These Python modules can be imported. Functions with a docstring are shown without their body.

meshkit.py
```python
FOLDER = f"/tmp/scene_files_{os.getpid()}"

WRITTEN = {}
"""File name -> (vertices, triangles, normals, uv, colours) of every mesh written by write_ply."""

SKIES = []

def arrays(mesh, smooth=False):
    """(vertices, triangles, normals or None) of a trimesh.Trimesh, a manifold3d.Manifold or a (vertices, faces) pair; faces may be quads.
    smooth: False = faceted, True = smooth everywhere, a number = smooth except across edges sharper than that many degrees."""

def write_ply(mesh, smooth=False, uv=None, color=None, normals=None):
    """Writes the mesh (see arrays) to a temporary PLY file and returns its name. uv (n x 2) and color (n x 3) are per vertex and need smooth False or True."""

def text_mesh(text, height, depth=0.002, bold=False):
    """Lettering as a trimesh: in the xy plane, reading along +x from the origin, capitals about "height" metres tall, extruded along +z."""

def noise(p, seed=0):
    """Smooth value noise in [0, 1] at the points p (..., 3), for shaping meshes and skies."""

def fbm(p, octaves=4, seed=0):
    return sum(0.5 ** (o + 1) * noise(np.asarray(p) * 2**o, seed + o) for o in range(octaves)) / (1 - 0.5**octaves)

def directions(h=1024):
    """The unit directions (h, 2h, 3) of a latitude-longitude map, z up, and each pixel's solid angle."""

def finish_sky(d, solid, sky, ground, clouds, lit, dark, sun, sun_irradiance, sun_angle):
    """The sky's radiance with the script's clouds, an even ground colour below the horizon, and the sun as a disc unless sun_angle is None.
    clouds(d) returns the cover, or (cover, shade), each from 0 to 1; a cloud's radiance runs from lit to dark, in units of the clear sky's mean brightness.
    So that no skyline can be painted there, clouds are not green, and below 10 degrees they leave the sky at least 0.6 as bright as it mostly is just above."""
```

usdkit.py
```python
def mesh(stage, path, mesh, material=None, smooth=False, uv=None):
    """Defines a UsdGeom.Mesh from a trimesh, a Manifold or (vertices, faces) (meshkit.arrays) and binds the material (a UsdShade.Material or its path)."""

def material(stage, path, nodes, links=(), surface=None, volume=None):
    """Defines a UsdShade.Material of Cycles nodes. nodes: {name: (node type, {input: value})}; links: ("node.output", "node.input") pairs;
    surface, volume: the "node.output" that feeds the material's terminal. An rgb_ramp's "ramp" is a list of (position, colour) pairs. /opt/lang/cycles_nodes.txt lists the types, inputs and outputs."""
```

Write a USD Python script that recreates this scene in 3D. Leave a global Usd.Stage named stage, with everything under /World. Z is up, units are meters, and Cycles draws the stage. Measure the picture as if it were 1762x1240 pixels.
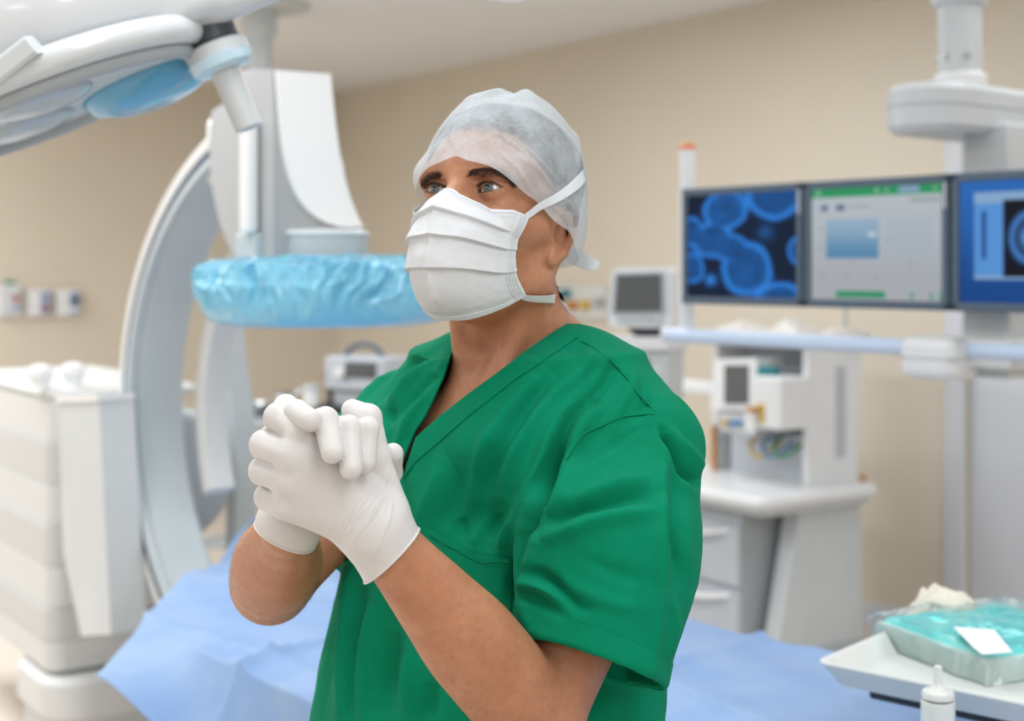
import math
import numpy as np
import trimesh
import manifold3d as m3
from manifold3d import Manifold, CrossSection
from pxr import Usd, UsdGeom, UsdLux, UsdShade, Gf, Sdf, Vt
import usdkit
import meshkit

stage = Usd.Stage.CreateInMemory()
UsdGeom.SetStageUpAxis(stage, UsdGeom.Tokens.z)
UsdGeom.SetStageMetersPerUnit(stage, 1.0)
UsdGeom.Xform.Define(stage, '/World')

# ------------------------------------------------------------------ camera
CAMZ = 1.58                 # eye height
FPX = 1762 * 50.0 / 36.0    # focal length in pixels of the 1762 wide frame
HOR = 458.0                 # row of the horizon
cam = UsdGeom.Camera.Define(stage, '/World/camera')
cam.AddTranslateOp().Set((0, 0, CAMZ))
cam.AddRotateXOp().Set(90.0)
cam.CreateFocalLengthAttr(50.0)
cam.CreateHorizontalApertureAttr(36.0)
cam.CreateVerticalApertureAttr(36.0 * 1240 / 1762)
cam.CreateVerticalApertureOffsetAttr(-(620 - HOR) / 1762 * 36.0)
cam.CreateClippingRangeAttr((0.05, 100.0))
cam.CreateFStopAttr(4.3)
cam.CreateFocusDistanceAttr(1.38)
cam.CreateExposureAttr(0.0)

# ------------------------------------------------------------------ light: unseen ceiling panels, those at the far end added to brighten walls
ROT = -55.5                                 # the room is turned against the view by this angle
_a = math.radians(ROT)
RX = np.array([math.cos(_a), math.sin(_a), 0.0])     # along the right wall, towards the viewer
RY = np.array([-math.sin(_a), math.cos(_a), 0.0])    # into the right wall
CEIL = 2.85
CORNER = np.array([-1.283, 10.43, 0.0])     # far corner of the room
# panel centres, as (metres along the right wall from the corner, metres out from the right wall)
PANELS = {(1.2, 4.2): 1.5, (2.4, 6.8): 1.1, (3.4, 4.2): 2.4, (4.7, 1.6): 1.0, (5.6, 4.2): 0.8, (4.7, 6.8): 1.0, (7.1, 1.6): 0.6, (7.6, 4.2): 0.8, (7.1, 6.8): 1.1,  # panels nearest the far corner are added to lift the dim walls
          (9.5, 1.6): 0.7, (9.8, 4.2): 1.1, (9.5, 6.8): 1.1, (11.9, 1.6): 0.8, (11.9, 4.2): 1.1, (11.9, 6.8): 1.0}
PANEL_POWER = 5.9
for k, (u, w) in enumerate(PANELS):
    p = CORNER + RX * u - RY * w
    li = UsdLux.RectLight.Define(stage, f'/World/unseen_panel_light_{k + 1:03d}')
    li.CreateWidthAttr(1.5); li.CreateHeightAttr(0.9)
    li.CreateIntensityAttr(PANEL_POWER * PANELS[(u, w)])
    li.CreateColorAttr((0.95, 1.0, 1.045))
    li.AddTranslateOp().Set(tuple(float(x) for x in (p[0], p[1], CEIL - 0.045)))
    li.AddRotateZOp().Set(ROT)

# ------------------------------------------------------------------ helpers
rng = np.random.default_rng(7)


def lin(r, g, b):
    return tuple((x / 12.92 if x <= 0.04045 else ((x + 0.055) / 1.055) ** 2.4) for x in (r / 255, g / 255, b / 255))


def W(px, py, d):
    """The point that lies d metres in front of the camera plane and shows at this pixel."""
    return np.array([(px - 881) / FPX * d, d, CAMZ - (py - HOR) / FPX * d])


def project(p):
    p = np.asarray(p, float)
    return np.stack([881 + FPX * p[..., 0] / p[..., 1], HOR - FPX * (p[..., 2] - CAMZ) / p[..., 1]], -1)


_names = {}


def numbered(parent, name):
    k = _names.get((parent, name), -1) + 1
    _names[(parent, name)] = k
    return name if k == 0 else f'{name}_{k:03d}'


def keys(prim, label=None, cat=None, group=None, kind=None):
    for k, v in (('label', label), ('category', cat), ('group', group), ('kind', kind)):
        if v:
            prim.SetCustomDataByKey(k, v)


def thing(name, label, cat, loc=(0, 0, 0), rotz=0.0, group=None):
    path = '/World/' + numbered('/World', name)
    x = UsdGeom.Xform.Define(stage, path)
    x.AddTranslateOp().Set(tuple(float(v) for v in loc))
    if rotz:
        x.AddRotateZOp().Set(float(rotz))
    keys(x.GetPrim(), label, cat, group)
    return path


def copy_thing(src, label, cat, loc, rotz=0.0, group=None):
    path = '/World/' + numbered('/World', src.split('/')[-1])
    x = UsdGeom.Xform.Define(stage, path)
    x.GetPrim().GetReferences().AddInternalReference(src)
    x.ClearXformOpOrder()
    x.AddTranslateOp().Set(tuple(float(v) for v in loc))
    if rotz or stage.GetPrimAtPath(src).HasAttribute('xformOp:rotateZ'):
        x.AddRotateZOp().Set(float(rotz))
    x.GetPrim().SetInstanceable(True)
    keys(x.GetPrim(), label, cat, group)
    return path


def part(parent, name, mesh, mat, smooth=35, label=None, col=None, normals=None, kind=None):
    """ONE mesh under parent (a path); returns its path."""
    path = parent + '/' + numbered(parent, name)
    if isinstance(mesh, list):
        mesh = join(mesh)
    m = usdkit.mesh(stage, path, mesh, mat, smooth=smooth)
    if col is not None:
        pv = UsdGeom.PrimvarsAPI(m).CreatePrimvar('tint', Sdf.ValueTypeNames.Color3fArray, 'vertex')
        pv.Set(Vt.Vec3fArray.FromNumpy(np.asarray(col, np.float32)))
    if normals is not None:
        m.CreateNormalsAttr(Vt.Vec3fArray.FromNumpy(np.asarray(normals, np.float32)))
        m.SetNormalsInterpolation('vertex')
    keys(m.GetPrim(), label=label, kind=kind)
    return path


def single(name, mesh, mat, label=None, cat=None, group=None, kind=None, smooth=35, col=None, normals=None):
    p = part('/World', name, mesh, mat, smooth, None, col, normals)
    keys(stage.GetPrimAtPath(p), label, cat, group, kind)
    return p


def tm(m):
    if isinstance(m, trimesh.Trimesh):
        return m
    if isinstance(m, tuple):
        return trimesh.Trimesh(m[0], m[1], process=False)
    a = m.to_mesh()
    return trimesh.Trimesh(np.array(a.vert_properties[:, :3], float), np.array(a.tri_verts), process=False)


def join(ms):
    return trimesh.util.concatenate([tm(m) for m in ms])


def rbox(x0, x1, y0, y1, z0, z1, r=0.01, seg=12):
    """A box with rounded edges."""
    x0, x1 = min(x0, x1), max(x0, x1); y0, y1 = min(y0, y1), max(y0, y1); z0, z1 = min(z0, z1), max(z0, z1)
    r = min(r, (x1 - x0) / 2.01, (y1 - y0) / 2.01, (z1 - z0) / 2.01)
    s = Manifold.sphere(r, seg)
    return Manifold.batch_hull([s.translate((x, y, z)) for x in (x0 + r, x1 - r) for y in (y0 + r, y1 - r) for z in (z0 + r, z1 - r)])


def extr(pts, y0, y1):
    """A profile in the local xz plane, extruded from y0 to y1."""
    m = Manifold.extrude(CrossSection([np.asarray(pts, float)], m3.FillRule.NonZero), y1 - y0)
    return m.rotate((90, 0, 0)).translate((0, y1, 0))


def plan(pts, z0, z1):
    """A plan outline in the local xy plane, extruded from z0 to z1."""
    return Manifold.extrude(CrossSection([np.asarray(pts, float)], m3.FillRule.NonZero), z1 - z0).translate((0, 0, z0))


def rplan(x0, x1, y0, y1, rad, z0, z1, bev=0.004, seg=24):
    """A rounded rectangle in plan with eased top and bottom edges."""
    rad = min(rad, (x1 - x0) / 2.01, (y1 - y0) / 2.01)
    def c(r, h, z):
        return [Manifold.cylinder(h, r, -1, seg).translate((x, y, z)) for x in (x0 + rad, x1 - rad) for y in (y0 + rad, y1 - rad)]
    return Manifold.batch_hull(c(rad - bev, z1 - z0, z0) + c(rad, z1 - z0 - 2 * bev, z0 + bev))


def cyl(a, b, r, r2=None, seg=24):
    a, b = np.asarray(a, float), np.asarray(b, float)
    v = b - a
    h = np.linalg.norm(v)
    m = tm(Manifold.cylinder(h, r, r if r2 is None else r2, seg))
    m.apply_transform(trimesh.geometry.align_vectors([0, 0, 1], v / h))
    m.apply_translation(a)
    return m


def lathe(profile, seg=40):
    """profile: (radius, height) pairs, from the bottom to the top, turned about z."""
    p = np.asarray(profile, float)
    if p[0, 0] > 0: p = np.vstack([[0, p[0, 1]], p])
    if p[-1, 0] > 0: p = np.vstack([p, [0, p[-1, 1]]])
    return tm(Manifold.revolve(CrossSection([p], m3.FillRule.NonZero), seg))


def tube(points, r, sides=12, closed=False):
    p = np.asarray(points, float)
    t = np.gradient(p, axis=0)
    t /= np.linalg.norm(t, axis=1, keepdims=True)
    ref = np.array([0, 0, 1.0]) if abs(t[0, 2]) < 0.9 else np.array([1.0, 0, 0])
    a = np.cross(t[0], ref); a /= np.linalg.norm(a)
    A = [a]
    for k in range(1, len(p)):
        a = A[-1] - t[k] * np.dot(A[-1], t[k])
        A.append(a / np.linalg.norm(a))
    A = np.array(A); B = np.cross(t, A)
    r = np.broadcast_to(np.asarray(r, float), (len(p),))
    ang = np.arange(sides) * 2 * np.pi / sides
    v = p[:, None] + r[:, None, None] * (np.cos(ang)[None, :, None] * A[:, None] + np.sin(ang)[None, :, None] * B[:, None])
    i, j = np.meshgrid(np.arange(len(p) - 1), np.arange(sides), indexing='ij')
    q = np.stack([i * sides + j, i * sides + (j + 1) % sides, (i + 1) * sides + (j + 1) % sides, (i + 1) * sides + j], -1).reshape(-1, 4)
    f = np.vstack([q[:, [0, 1, 2]], q[:, [0, 2, 3]]])
    v = v.reshape(-1, 3)
    n = len(v)
    v = np.vstack([v, p[0], p[-1]])
    k = np.arange(sides)
    f = np.vstack([f, np.stack([np.full(sides, n), (k + 1) % sides, k], 1), np.stack([np.full(sides, n + 1), n - sides + k, n - sides + (k + 1) % sides], 1)])
    return trimesh.Trimesh(v, f, process=False)


def spline(pts, n=40):
    from scipy.interpolate import CubicSpline
    pts = np.asarray(pts, float)
    s = np.concatenate([[0], np.cumsum(np.linalg.norm(np.diff(pts, axis=0), axis=1))])
    return CubicSpline(s, pts)(np.linspace(0, s[-1], n))


def sweep_rect(path, side, half_w, half_t):
    """A bar of rectangular section along a path: side = unit vectors of its width direction (one or per point); its thickness is normal to both. Edges eased."""
    p = np.asarray(path, float)
    t = np.gradient(p, axis=0); t /= np.linalg.norm(t, axis=1, keepdims=True)
    s = np.broadcast_to(np.asarray(side, float), p.shape)
    o = np.cross(t, s); o /= np.linalg.norm(o, axis=1, keepdims=True)
    hw = np.broadcast_to(np.asarray(half_w, float), (len(p),)); ht = np.broadcast_to(np.asarray(half_t, float), (len(p),))
    b = 0.16
    prof = [(-1, -1 + 2 * b), (-1, 1 - 2 * b), (-1 + b, 1), (1 - b, 1), (1, 1 - 2 * b), (1, -1 + 2 * b), (1 - b, -1), (-1 + b, -1)]
    K = len(prof)
    v = np.concatenate([(p + s * hw[:, None] * a + o * ht[:, None] * c)[:, None] for a, c in prof], 1).reshape(-1, 3)
    f = []
    for i in range(len(p) - 1):
        for j in range(K):
            q = (i * K + j, i * K + (j + 1) % K, (i + 1) * K + (j + 1) % K, (i + 1) * K + j)
            f += [(q[0], q[1], q[2]), (q[0], q[2], q[3])]
    e = (len(p) - 1) * K
    for j in range(1, K - 1):
        f += [(0, j + 1, j), (e, e + j, e + j + 1)]
    m = trimesh.Trimesh(v, f, process=False)
    trimesh.repair.fix_normals(m)
    return m


class Frame:
    """A thing's local frame: origin on the floor plane, turned by rotz."""
    def __init__(self, loc, rotz=ROT):
        self.o = np.asarray(loc, float); self.rotz = rotz
        a = math.radians(rotz)
        self.R = np.array([[math.cos(a), math.sin(a), 0], [-math.sin(a), math.cos(a), 0], [0, 0, 1.0]])

    def to(self, p):
        return (np.asarray(p, float) - self.o) @ self.R.T

    def back(self, p):
        return np.asarray(p, float) @ self.R + self.o

    def hit(self, px, py, y=None, x=None, z=None):
        """Where the sight line of a pixel meets the local plane y, x or z = const."""
        c = self.to((0, 0, CAMZ)); v = self.R @ (W(px, py, 1.0) - np.array([0, 0, CAMZ]))
        k, val = (1, y) if y is not None else ((0, x) if x is not None else (2, z))
        return c + v * (val - c[k]) / v[k]

    def rect(self, px0, py0, px1, py1, y):
        """x0, x1, z0, z1 on the local plane y for two pixel corners (top left, bottom right)."""
        a, b = self.hit(px0, py0, y=y), self.hit(px1, py1, y=y)
        return a[0], b[0], b[2], a[2]


# ------------------------------------------------------------------ materials
LOOK = {}


def mat(name, color, rough=0.5, spec=0.5, color2=None, scale=8.0, detail=4.0, bump=0.0, bump_scale=200.0, metal=0.0, sss=0.0, sss_r=(1, 0.2, 0.1), sss_s=0.005, sheen=0.0, coat=0.0, trans=0.0, emit=None, coords='object', lo=0.35, hi=0.65):
    nodes = {'p': ('principled_bsdf', {'base_color': color, 'roughness': rough, 'specular_ior_level': spec, 'metallic': metal, 'subsurface_weight': sss, 'subsurface_radius': sss_r, 'subsurface_scale': sss_s,
                                       'sheen_weight': sheen, 'coat_weight': coat, 'transmission_weight': trans}),
             't': ('texture_coordinate', {})}
    links = []
    src = 't.' + coords
    if color2 is not None:
        nodes['n'] = ('noise_texture', {'scale': scale, 'detail': detail})
        nodes['r'] = ('rgb_ramp', {'ramp': [(0, color), (lo, color), (hi, color2), (1, color2)]})
        links += [(src, 'n.vector'), ('n.fac', 'r.fac'), ('r.color', 'p.base_color')]
    if bump:
        nodes['bn'] = ('noise_texture', {'scale': bump_scale, 'detail': 3.0})
        nodes['b'] = ('bump', {'strength': 1.0, 'distance': bump})
        links += [(src, 'bn.vector'), ('bn.fac', 'b.height'), ('b.normal', 'p.normal')]
    if emit is not None:
        nodes['p'][1]['emission_color'] = emit[0]; nodes['p'][1]['emission_strength'] = emit[1]
    LOOK[name] = usdkit.material(stage, '/World/Looks/' + name, nodes, links, surface='p.BSDF')
    return LOOK[name]


UsdGeom.Scope.Define(stage, '/World/Looks')
mat('wall_paint', lin(223, 213, 196), 0.75, 0.25, lin(220, 210, 193), 1.3, bump=0.0006, bump_scale=90)
mat('ceiling_paint', lin(238, 237, 237), 0.85, 0.2, lin(236, 235, 235), 1.5, bump=0.0004, bump_scale=120)
mat('vinyl_floor', lin(226, 215, 204), 0.35, 0.4, lin(220, 208, 196), 30.0)
mat('white_plastic', lin(236, 237, 237), 0.32, 0.5, lin(232, 233, 234), 4.0)
mat('lamp_white', lin(214, 217, 219), 0.14, 0.5, coat=0.3)
mat('outlet_blue', lin(150, 168, 200), 0.4, 0.4)
mat('lens_clear', lin(196, 222, 236), 0.1, 0.6)
mat('matte_white', lin(250, 250, 250), 0.55, 0.3)
mat('stand_white', lin(212, 212, 210), 0.4, 0.4)
mat('stand_grey', lin(201, 201, 199), 0.45, 0.4)
mat('gloss_white', lin(240, 241, 242), 0.12, 0.5, coat=0.3)
mat('grey_plastic', lin(205, 209, 210), 0.38, 0.45, lin(200, 204, 206), 5.0)
mat('cool_grey', lin(196, 203, 206), 0.4, 0.45, lin(190, 198, 201), 4.0)
mat('mid_grey', lin(168, 174, 178), 0.45, 0.4)
mat('panel_grey', lin(190, 195, 202), 0.45, 0.4)
mat('band_grey', lin(218, 218, 216), 0.5, 0.4)
mat('dark_plastic', lin(52, 56, 62), 0.4, 0.45)
mat('dark_groove', lin(66, 84, 104), 0.5, 0.4)
mat('bezel_grey', lin(84, 100, 116), 0.42, 0.45)
mat('rubber', lin(34, 32, 32), 0.6, 0.3)
mat('brown_hose', lin(62, 38, 32), 0.5, 0.4)
mat('steel', lin(176, 178, 180), 0.28, 0.5, metal=0.9)
mat('orange_plastic', lin(236, 120, 44), 0.4, 0.5)
mat('amber_pole', lin(196, 128, 50), 0.4, 0.5)
mat('yellow_plastic', lin(214, 176, 70), 0.45, 0.5)
mat('teal_plastic', lin(20, 128, 134), 0.4, 0.5)
mat('blue_plastic', lin(92, 138, 186), 0.4, 0.5)
mat('red_plastic', lin(178, 78, 76), 0.4, 0.5)
mat('green_plastic', lin(70, 150, 110), 0.4, 0.5)
mat('door_paint', lin(216, 219, 225), 0.5, 0.4, lin(212, 215, 221), 3.0)
mat('trim_paint', lin(214, 216, 222), 0.45, 0.4)
mat('rail_metal', lin(208, 224, 246), 0.25, 0.5)
mat('head_grey', lin(176, 178, 180), 0.35, 0.45)
mat('band_white', lin(229, 229, 227), 0.4, 0.4)
mat('lens_grey', lin(176, 186, 194), 0.15, 0.5)
mat('milky_bag', lin(214, 210, 204), 0.35, 0.45)
mat('screen_glass', lin(92, 96, 96), 0.15, 0.5)
mat('tray_enamel', lin(226, 228, 224), 0.28, 0.5, lin(222, 224, 220), 6.0)
mat('paper', lin(240, 238, 238), 0.7, 0.3)
mat('gauze', lin(234, 228, 214), 0.85, 0.2, lin(226, 219, 203), 20.0, bump=0.0005, bump_scale=500)


def tint_material(name, rough=0.25, emission=0.0):
    """Colour from the mesh's own tint attribute (flat print, screens)."""
    nodes = {'a': ('attribute', {'attribute': 'tint'}), 'p': ('principled_bsdf', {'roughness': rough, 'emission_strength': emission, 'specular_ior_level': 0.06 if emission else 0.3})}
    links = [('a.color', 'p.base_color')] if not emission else [('a.color', 'p.emission_color')]
    if emission:
        nodes['p'][1]['base_color'] = (0.01, 0.01, 0.012)
    LOOK[name] = usdkit.material(stage, '/World/Looks/' + name, nodes, links, surface='p.BSDF')


tint_material('lit_screen', 0.2, 1.0)
tint_material('print_ink', 0.6)

# drape: blue nonwoven cloth, lets a little light through
LOOK['drape_cloth'] = usdkit.material(stage, '/World/Looks/drape_cloth', {
    't': ('texture_coordinate', {}), 'n': ('noise_texture', {'scale': 7.0, 'detail': 5.0}), 'r': ('rgb_ramp', {'ramp': [(0.3, lin(140, 175, 224)), (0.7, lin(164, 192, 228))]}),
    'd': ('principled_bsdf', {'roughness': 0.6, 'specular_ior_level': 0.3, 'sheen_weight': 0.15}), 'tr': ('translucent_bsdf', {'color': lin(155, 188, 226)}), 'm': ('mix_closure', {'fac': 0.15}),
    'bn': ('noise_texture', {'scale': 420.0, 'detail': 2.0}), 'b': ('bump', {'strength': 0.6, 'distance': 0.0004})},
    [('t.object', 'n.vector'), ('t.object', 'bn.vector'), ('n.fac', 'r.fac'), ('r.color', 'd.base_color'), ('bn.fac', 'b.height'), ('b.normal', 'd.normal'), ('d.BSDF', 'm.closure1'), ('tr.BSDF', 'm.closure2')], surface='m.closure')
# cyan plastic bag
LOOK['bag_film'] = usdkit.material(stage, '/World/Looks/bag_film', {
    'd': ('principled_bsdf', {'base_color': lin(150, 226, 248), 'roughness': 0.2, 'specular_ior_level': 0.8, 'coat_weight': 0.9, 'coat_roughness': 0.1}), 'tr': ('translucent_bsdf', {'color': lin(120, 218, 248)}), 'm': ('mix_closure', {'fac': 0.3})},
    [('d.BSDF', 'm.closure1'), ('tr.BSDF', 'm.closure2')], surface='m.closure')
# clear wrapping film
LOOK['clear_film'] = usdkit.material(stage, '/World/Looks/clear_film', {
    'g': ('glossy_bsdf', {'color': (0.95, 0.97, 1.0), 'roughness': 0.06}), 'x': ('transparent_bsdf', {'color': (0.985, 0.995, 0.995)}), 'f': ('fresnel', {'IOR': 1.4}), 'm': ('mix_closure', {})},
    [('f.fac', 'm.fac'), ('x.BSDF', 'm.closure1'), ('g.BSDF', 'm.closure2')], surface='m.closure')
LOOK['lens_glass'] = usdkit.material(stage, '/World/Looks/lens_glass', {'p': ('principled_bsdf', {'base_color': lin(120, 200, 240), 'roughness': 0.06, 'transmission_weight': 0.35, 'specular_ior_level': 0.6})}, surface='p.BSDF')
M = LOOK


# ------------------------------------------------------------------ implicit shapes
def smin(a, b, k):
    h = np.clip(0.5 + 0.5 * (b - a) / k, 0, 1)
    return b + (a - b) * h - k * h * (1 - h)


def smax(a, b, k):
    return -smin(-a, -b, k)


def s_cone(p, a, b, r1, r2):
    a = np.asarray(a, p.dtype); ba = np.asarray(b, p.dtype) - a
    q = p - a
    h = np.clip((q @ ba) * p.dtype.type(1 / max(float(ba @ ba), 1e-12)), 0, 1)
    q = q - h[:, None] * ba
    return np.sqrt(np.einsum('ij,ij->i', q, q)) - (r1 + (r2 - r1) * h)


def s_ell(p, c, r):
    r = np.asarray(r, p.dtype)
    q = (p - np.asarray(c, p.dtype)) / r
    k0 = np.sqrt(np.einsum('ij,ij->i', q, q)); q = q / r; k1 = np.sqrt(np.einsum('ij,ij->i', q, q))
    return k0 * (k0 - 1) / np.maximum(k1, 1e-9)


def s_box(p, c, h, r=0.0):
    q = np.abs(p - np.asarray(c, float)) - (np.asarray(h, float) - r)
    return np.sqrt((np.maximum(q, 0) ** 2).sum(1)) + np.minimum(q.max(1), 0) - r


def axis(*segs):
    """Grid coordinates: axis((start, end, step), ...) laid end to end."""
    out = []
    for a, b, h in segs:
        n = max(1, int(round((b - a) / h)))
        out.append(np.linspace(a, b, n + 1)[:-1])
    return np.concatenate(out + [[segs[-1][1]]])


def mesh_sdf(fn, xs, ys, zs, B=6, slack=1.6):
    """Surface nets over a rectilinear grid; only blocks near the surface are evaluated finely."""
    n = [len(xs), len(ys), len(zs)]
    nb = [-(-k // B) for k in n]
    lo = [np.array([ax[b * B] for b in range(k)]) for ax, k in zip((xs, ys, zs), nb)]
    hi = [np.array([ax[min(b * B + B, len(ax) - 1)] for b in range(k)]) for ax, k in zip((xs, ys, zs), nb)]
    cc = [(a + b) / 2 for a, b in zip(lo, hi)]; hh = [(b - a) / 2 for a, b in zip(lo, hi)]
    C = np.stack(np.meshgrid(*cc, indexing='ij'), -1).reshape(-1, 3).astype(np.float32)
    H = np.linalg.norm(np.stack(np.meshgrid(*hh, indexing='ij'), -1).reshape(-1, 3), axis=1)
    d = np.concatenate([fn(c) for c in np.array_split(C, max(1, len(C) // 400000))])
    near = np.abs(d) < H * slack + 0.002
    F = np.repeat(np.repeat(np.repeat(np.where(d < 0, -1.0, 1.0).astype(np.float32).reshape(nb), B, 0), B, 1), B, 2)[:n[0], :n[1], :n[2]].copy()
    idx = np.argwhere(near.reshape(nb))
    off = np.stack(np.meshgrid(*[np.arange(B)] * 3, indexing='ij'), -1).reshape(-1, 3)
    for ch in np.array_split(idx, max(1, len(idx) * B ** 3 // 600000)):
        q = (ch[:, None] * B + off[None]).reshape(-1, 3)
        q = q[(q < n).all(1)]
        F[q[:, 0], q[:, 1], q[:, 2]] = fn(np.stack([xs[q[:, 0]], ys[q[:, 1]], zs[q[:, 2]]], 1).astype(np.float32))
    S = F < 0
    ax3 = (xs, ys, zs)
    cells, pts, quads, flip = [], [], [], []
    stride = np.array([n[1] * n[2], n[2], 1])
    for a in range(3):
        s0 = [slice(None)] * 3; s1 = [slice(None)] * 3
        s0[a] = slice(0, -1); s1[a] = slice(1, None)
        e = np.argwhere(S[tuple(s0)] != S[tuple(s1)])
        b, c = (a + 1) % 3, (a + 2) % 3
        e = e[(e[:, b] > 0) & (e[:, c] > 0) & (e[:, b] < n[b] - 1) & (e[:, c] < n[c] - 1)]
        e1 = e.copy(); e1[:, a] += 1
        f0 = F[e[:, 0], e[:, 1], e[:, 2]].astype(float); f1 = F[e1[:, 0], e1[:, 1], e1[:, 2]].astype(float)
        t = f0 / (f0 - f1)
        P = np.stack([ax3[k][e[:, k]] for k in range(3)], 1)
        P[:, a] += t * (ax3[a][e1[:, a]] - ax3[a][e[:, a]])
        ring = []
        for db, dc in ((0, 0), (-1, 0), (-1, -1), (0, -1)):
            cidx = e.copy(); cidx[:, b] += db; cidx[:, c] += dc
            ring.append(cidx @ stride)
        ring = np.stack(ring, 1)
        cells.append(ring.ravel()); pts.append(np.repeat(P, 4, 0))
        quads.append(ring); flip.append(f0 < 0)
    cells = np.concatenate(cells); pts = np.concatenate(pts); quads = np.concatenate(quads); flip = np.concatenate(flip)
    lut = np.zeros(n[0] * n[1] * n[2], np.int32)
    lut[cells] = 1
    u = np.flatnonzero(lut)
    lut[u] = np.arange(len(u), dtype=np.int32)
    inv = lut[cells]
    cnt = np.bincount(inv).astype(float)
    V = np.stack([np.bincount(inv, pts[:, k]) / cnt for k in range(3)], 1)
    Q = lut[quads].astype(np.int64)
    Q[~flip] = Q[~flip][:, ::-1]
    f = np.vstack([Q[:, [0, 1, 2]], Q[:, [0, 2, 3]]])
    return V, f


def vnormals(v, f):
    n = np.zeros_like(v)
    c = np.cross(v[f[:, 1]] - v[f[:, 0]], v[f[:, 2]] - v[f[:, 0]])
    for k in range(3):
        np.add.at(n, f[:, k], c)
    return n / np.maximum(np.linalg.norm(n, axis=1, keepdims=True), 1e-12)


def relax(v, f, it=2, lam=0.5):
    e = np.vstack([f[:, [0, 1]], f[:, [1, 2]], f[:, [2, 0]]])
    deg = np.bincount(e.ravel(), minlength=len(v)).astype(float)
    for _ in range(it):
        for w in (lam, -lam * 1.04):
            s = np.zeros_like(v)
            for k in range(3):
                s[:, k] = np.bincount(e[:, 0], v[e[:, 1], k], len(v)) + np.bincount(e[:, 1], v[e[:, 0], k], len(v))
            v = v + w * (s / np.maximum(deg, 1)[:, None] - v)
    return v


def clip(v, f, g):
    """Keeps the part of a mesh where the vertex field g is positive; cuts triangles cleanly. Returns vertices, faces."""
    g = np.where(np.abs(g) < 1e-9, 1e-9, g)
    pos = g > 0
    k = pos[f].sum(1)
    out = [f[k == 3]]
    new, nv, edge = [], len(v), {}
    for want in (1, 2):
        T = f[k == want]
        if not len(T): continue
        odd = pos[T] if want == 1 else ~pos[T]
        s = odd.argmax(1)
        T = np.stack([T[np.arange(len(T)), (s + j) % 3] for j in range(3)], 1)
        ids = []
        for j in (1, 2):
            E = np.sort(T[:, [0, j]], 1)
            key = E[:, 0].astype(np.int64) * (nv + 1) + E[:, 1]
            r = np.empty(len(T), int)
            for q, kk in enumerate(key):
                w = edge.get(kk)
                if w is None:
                    a, b = E[q]; t = g[a] / (g[a] - g[b])
                    w = edge[kk] = nv + len(new); new.append(v[a] + t * (v[b] - v[a]))
                r[q] = w
            ids.append(r)
        if want == 1:
            out.append(np.stack([T[:, 0], ids[0], ids[1]], 1))
        else:
            out.append(np.stack([ids[0], T[:, 1], T[:, 2]], 1)); out.append(np.stack([ids[0], T[:, 2], ids[1]], 1))
    f2 = np.vstack(out)
    v2 = np.vstack([v, np.array(new)]) if new else v
    u, inv = np.unique(f2, return_inverse=True)
    return v2[u], inv.reshape(-1, 3)


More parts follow.
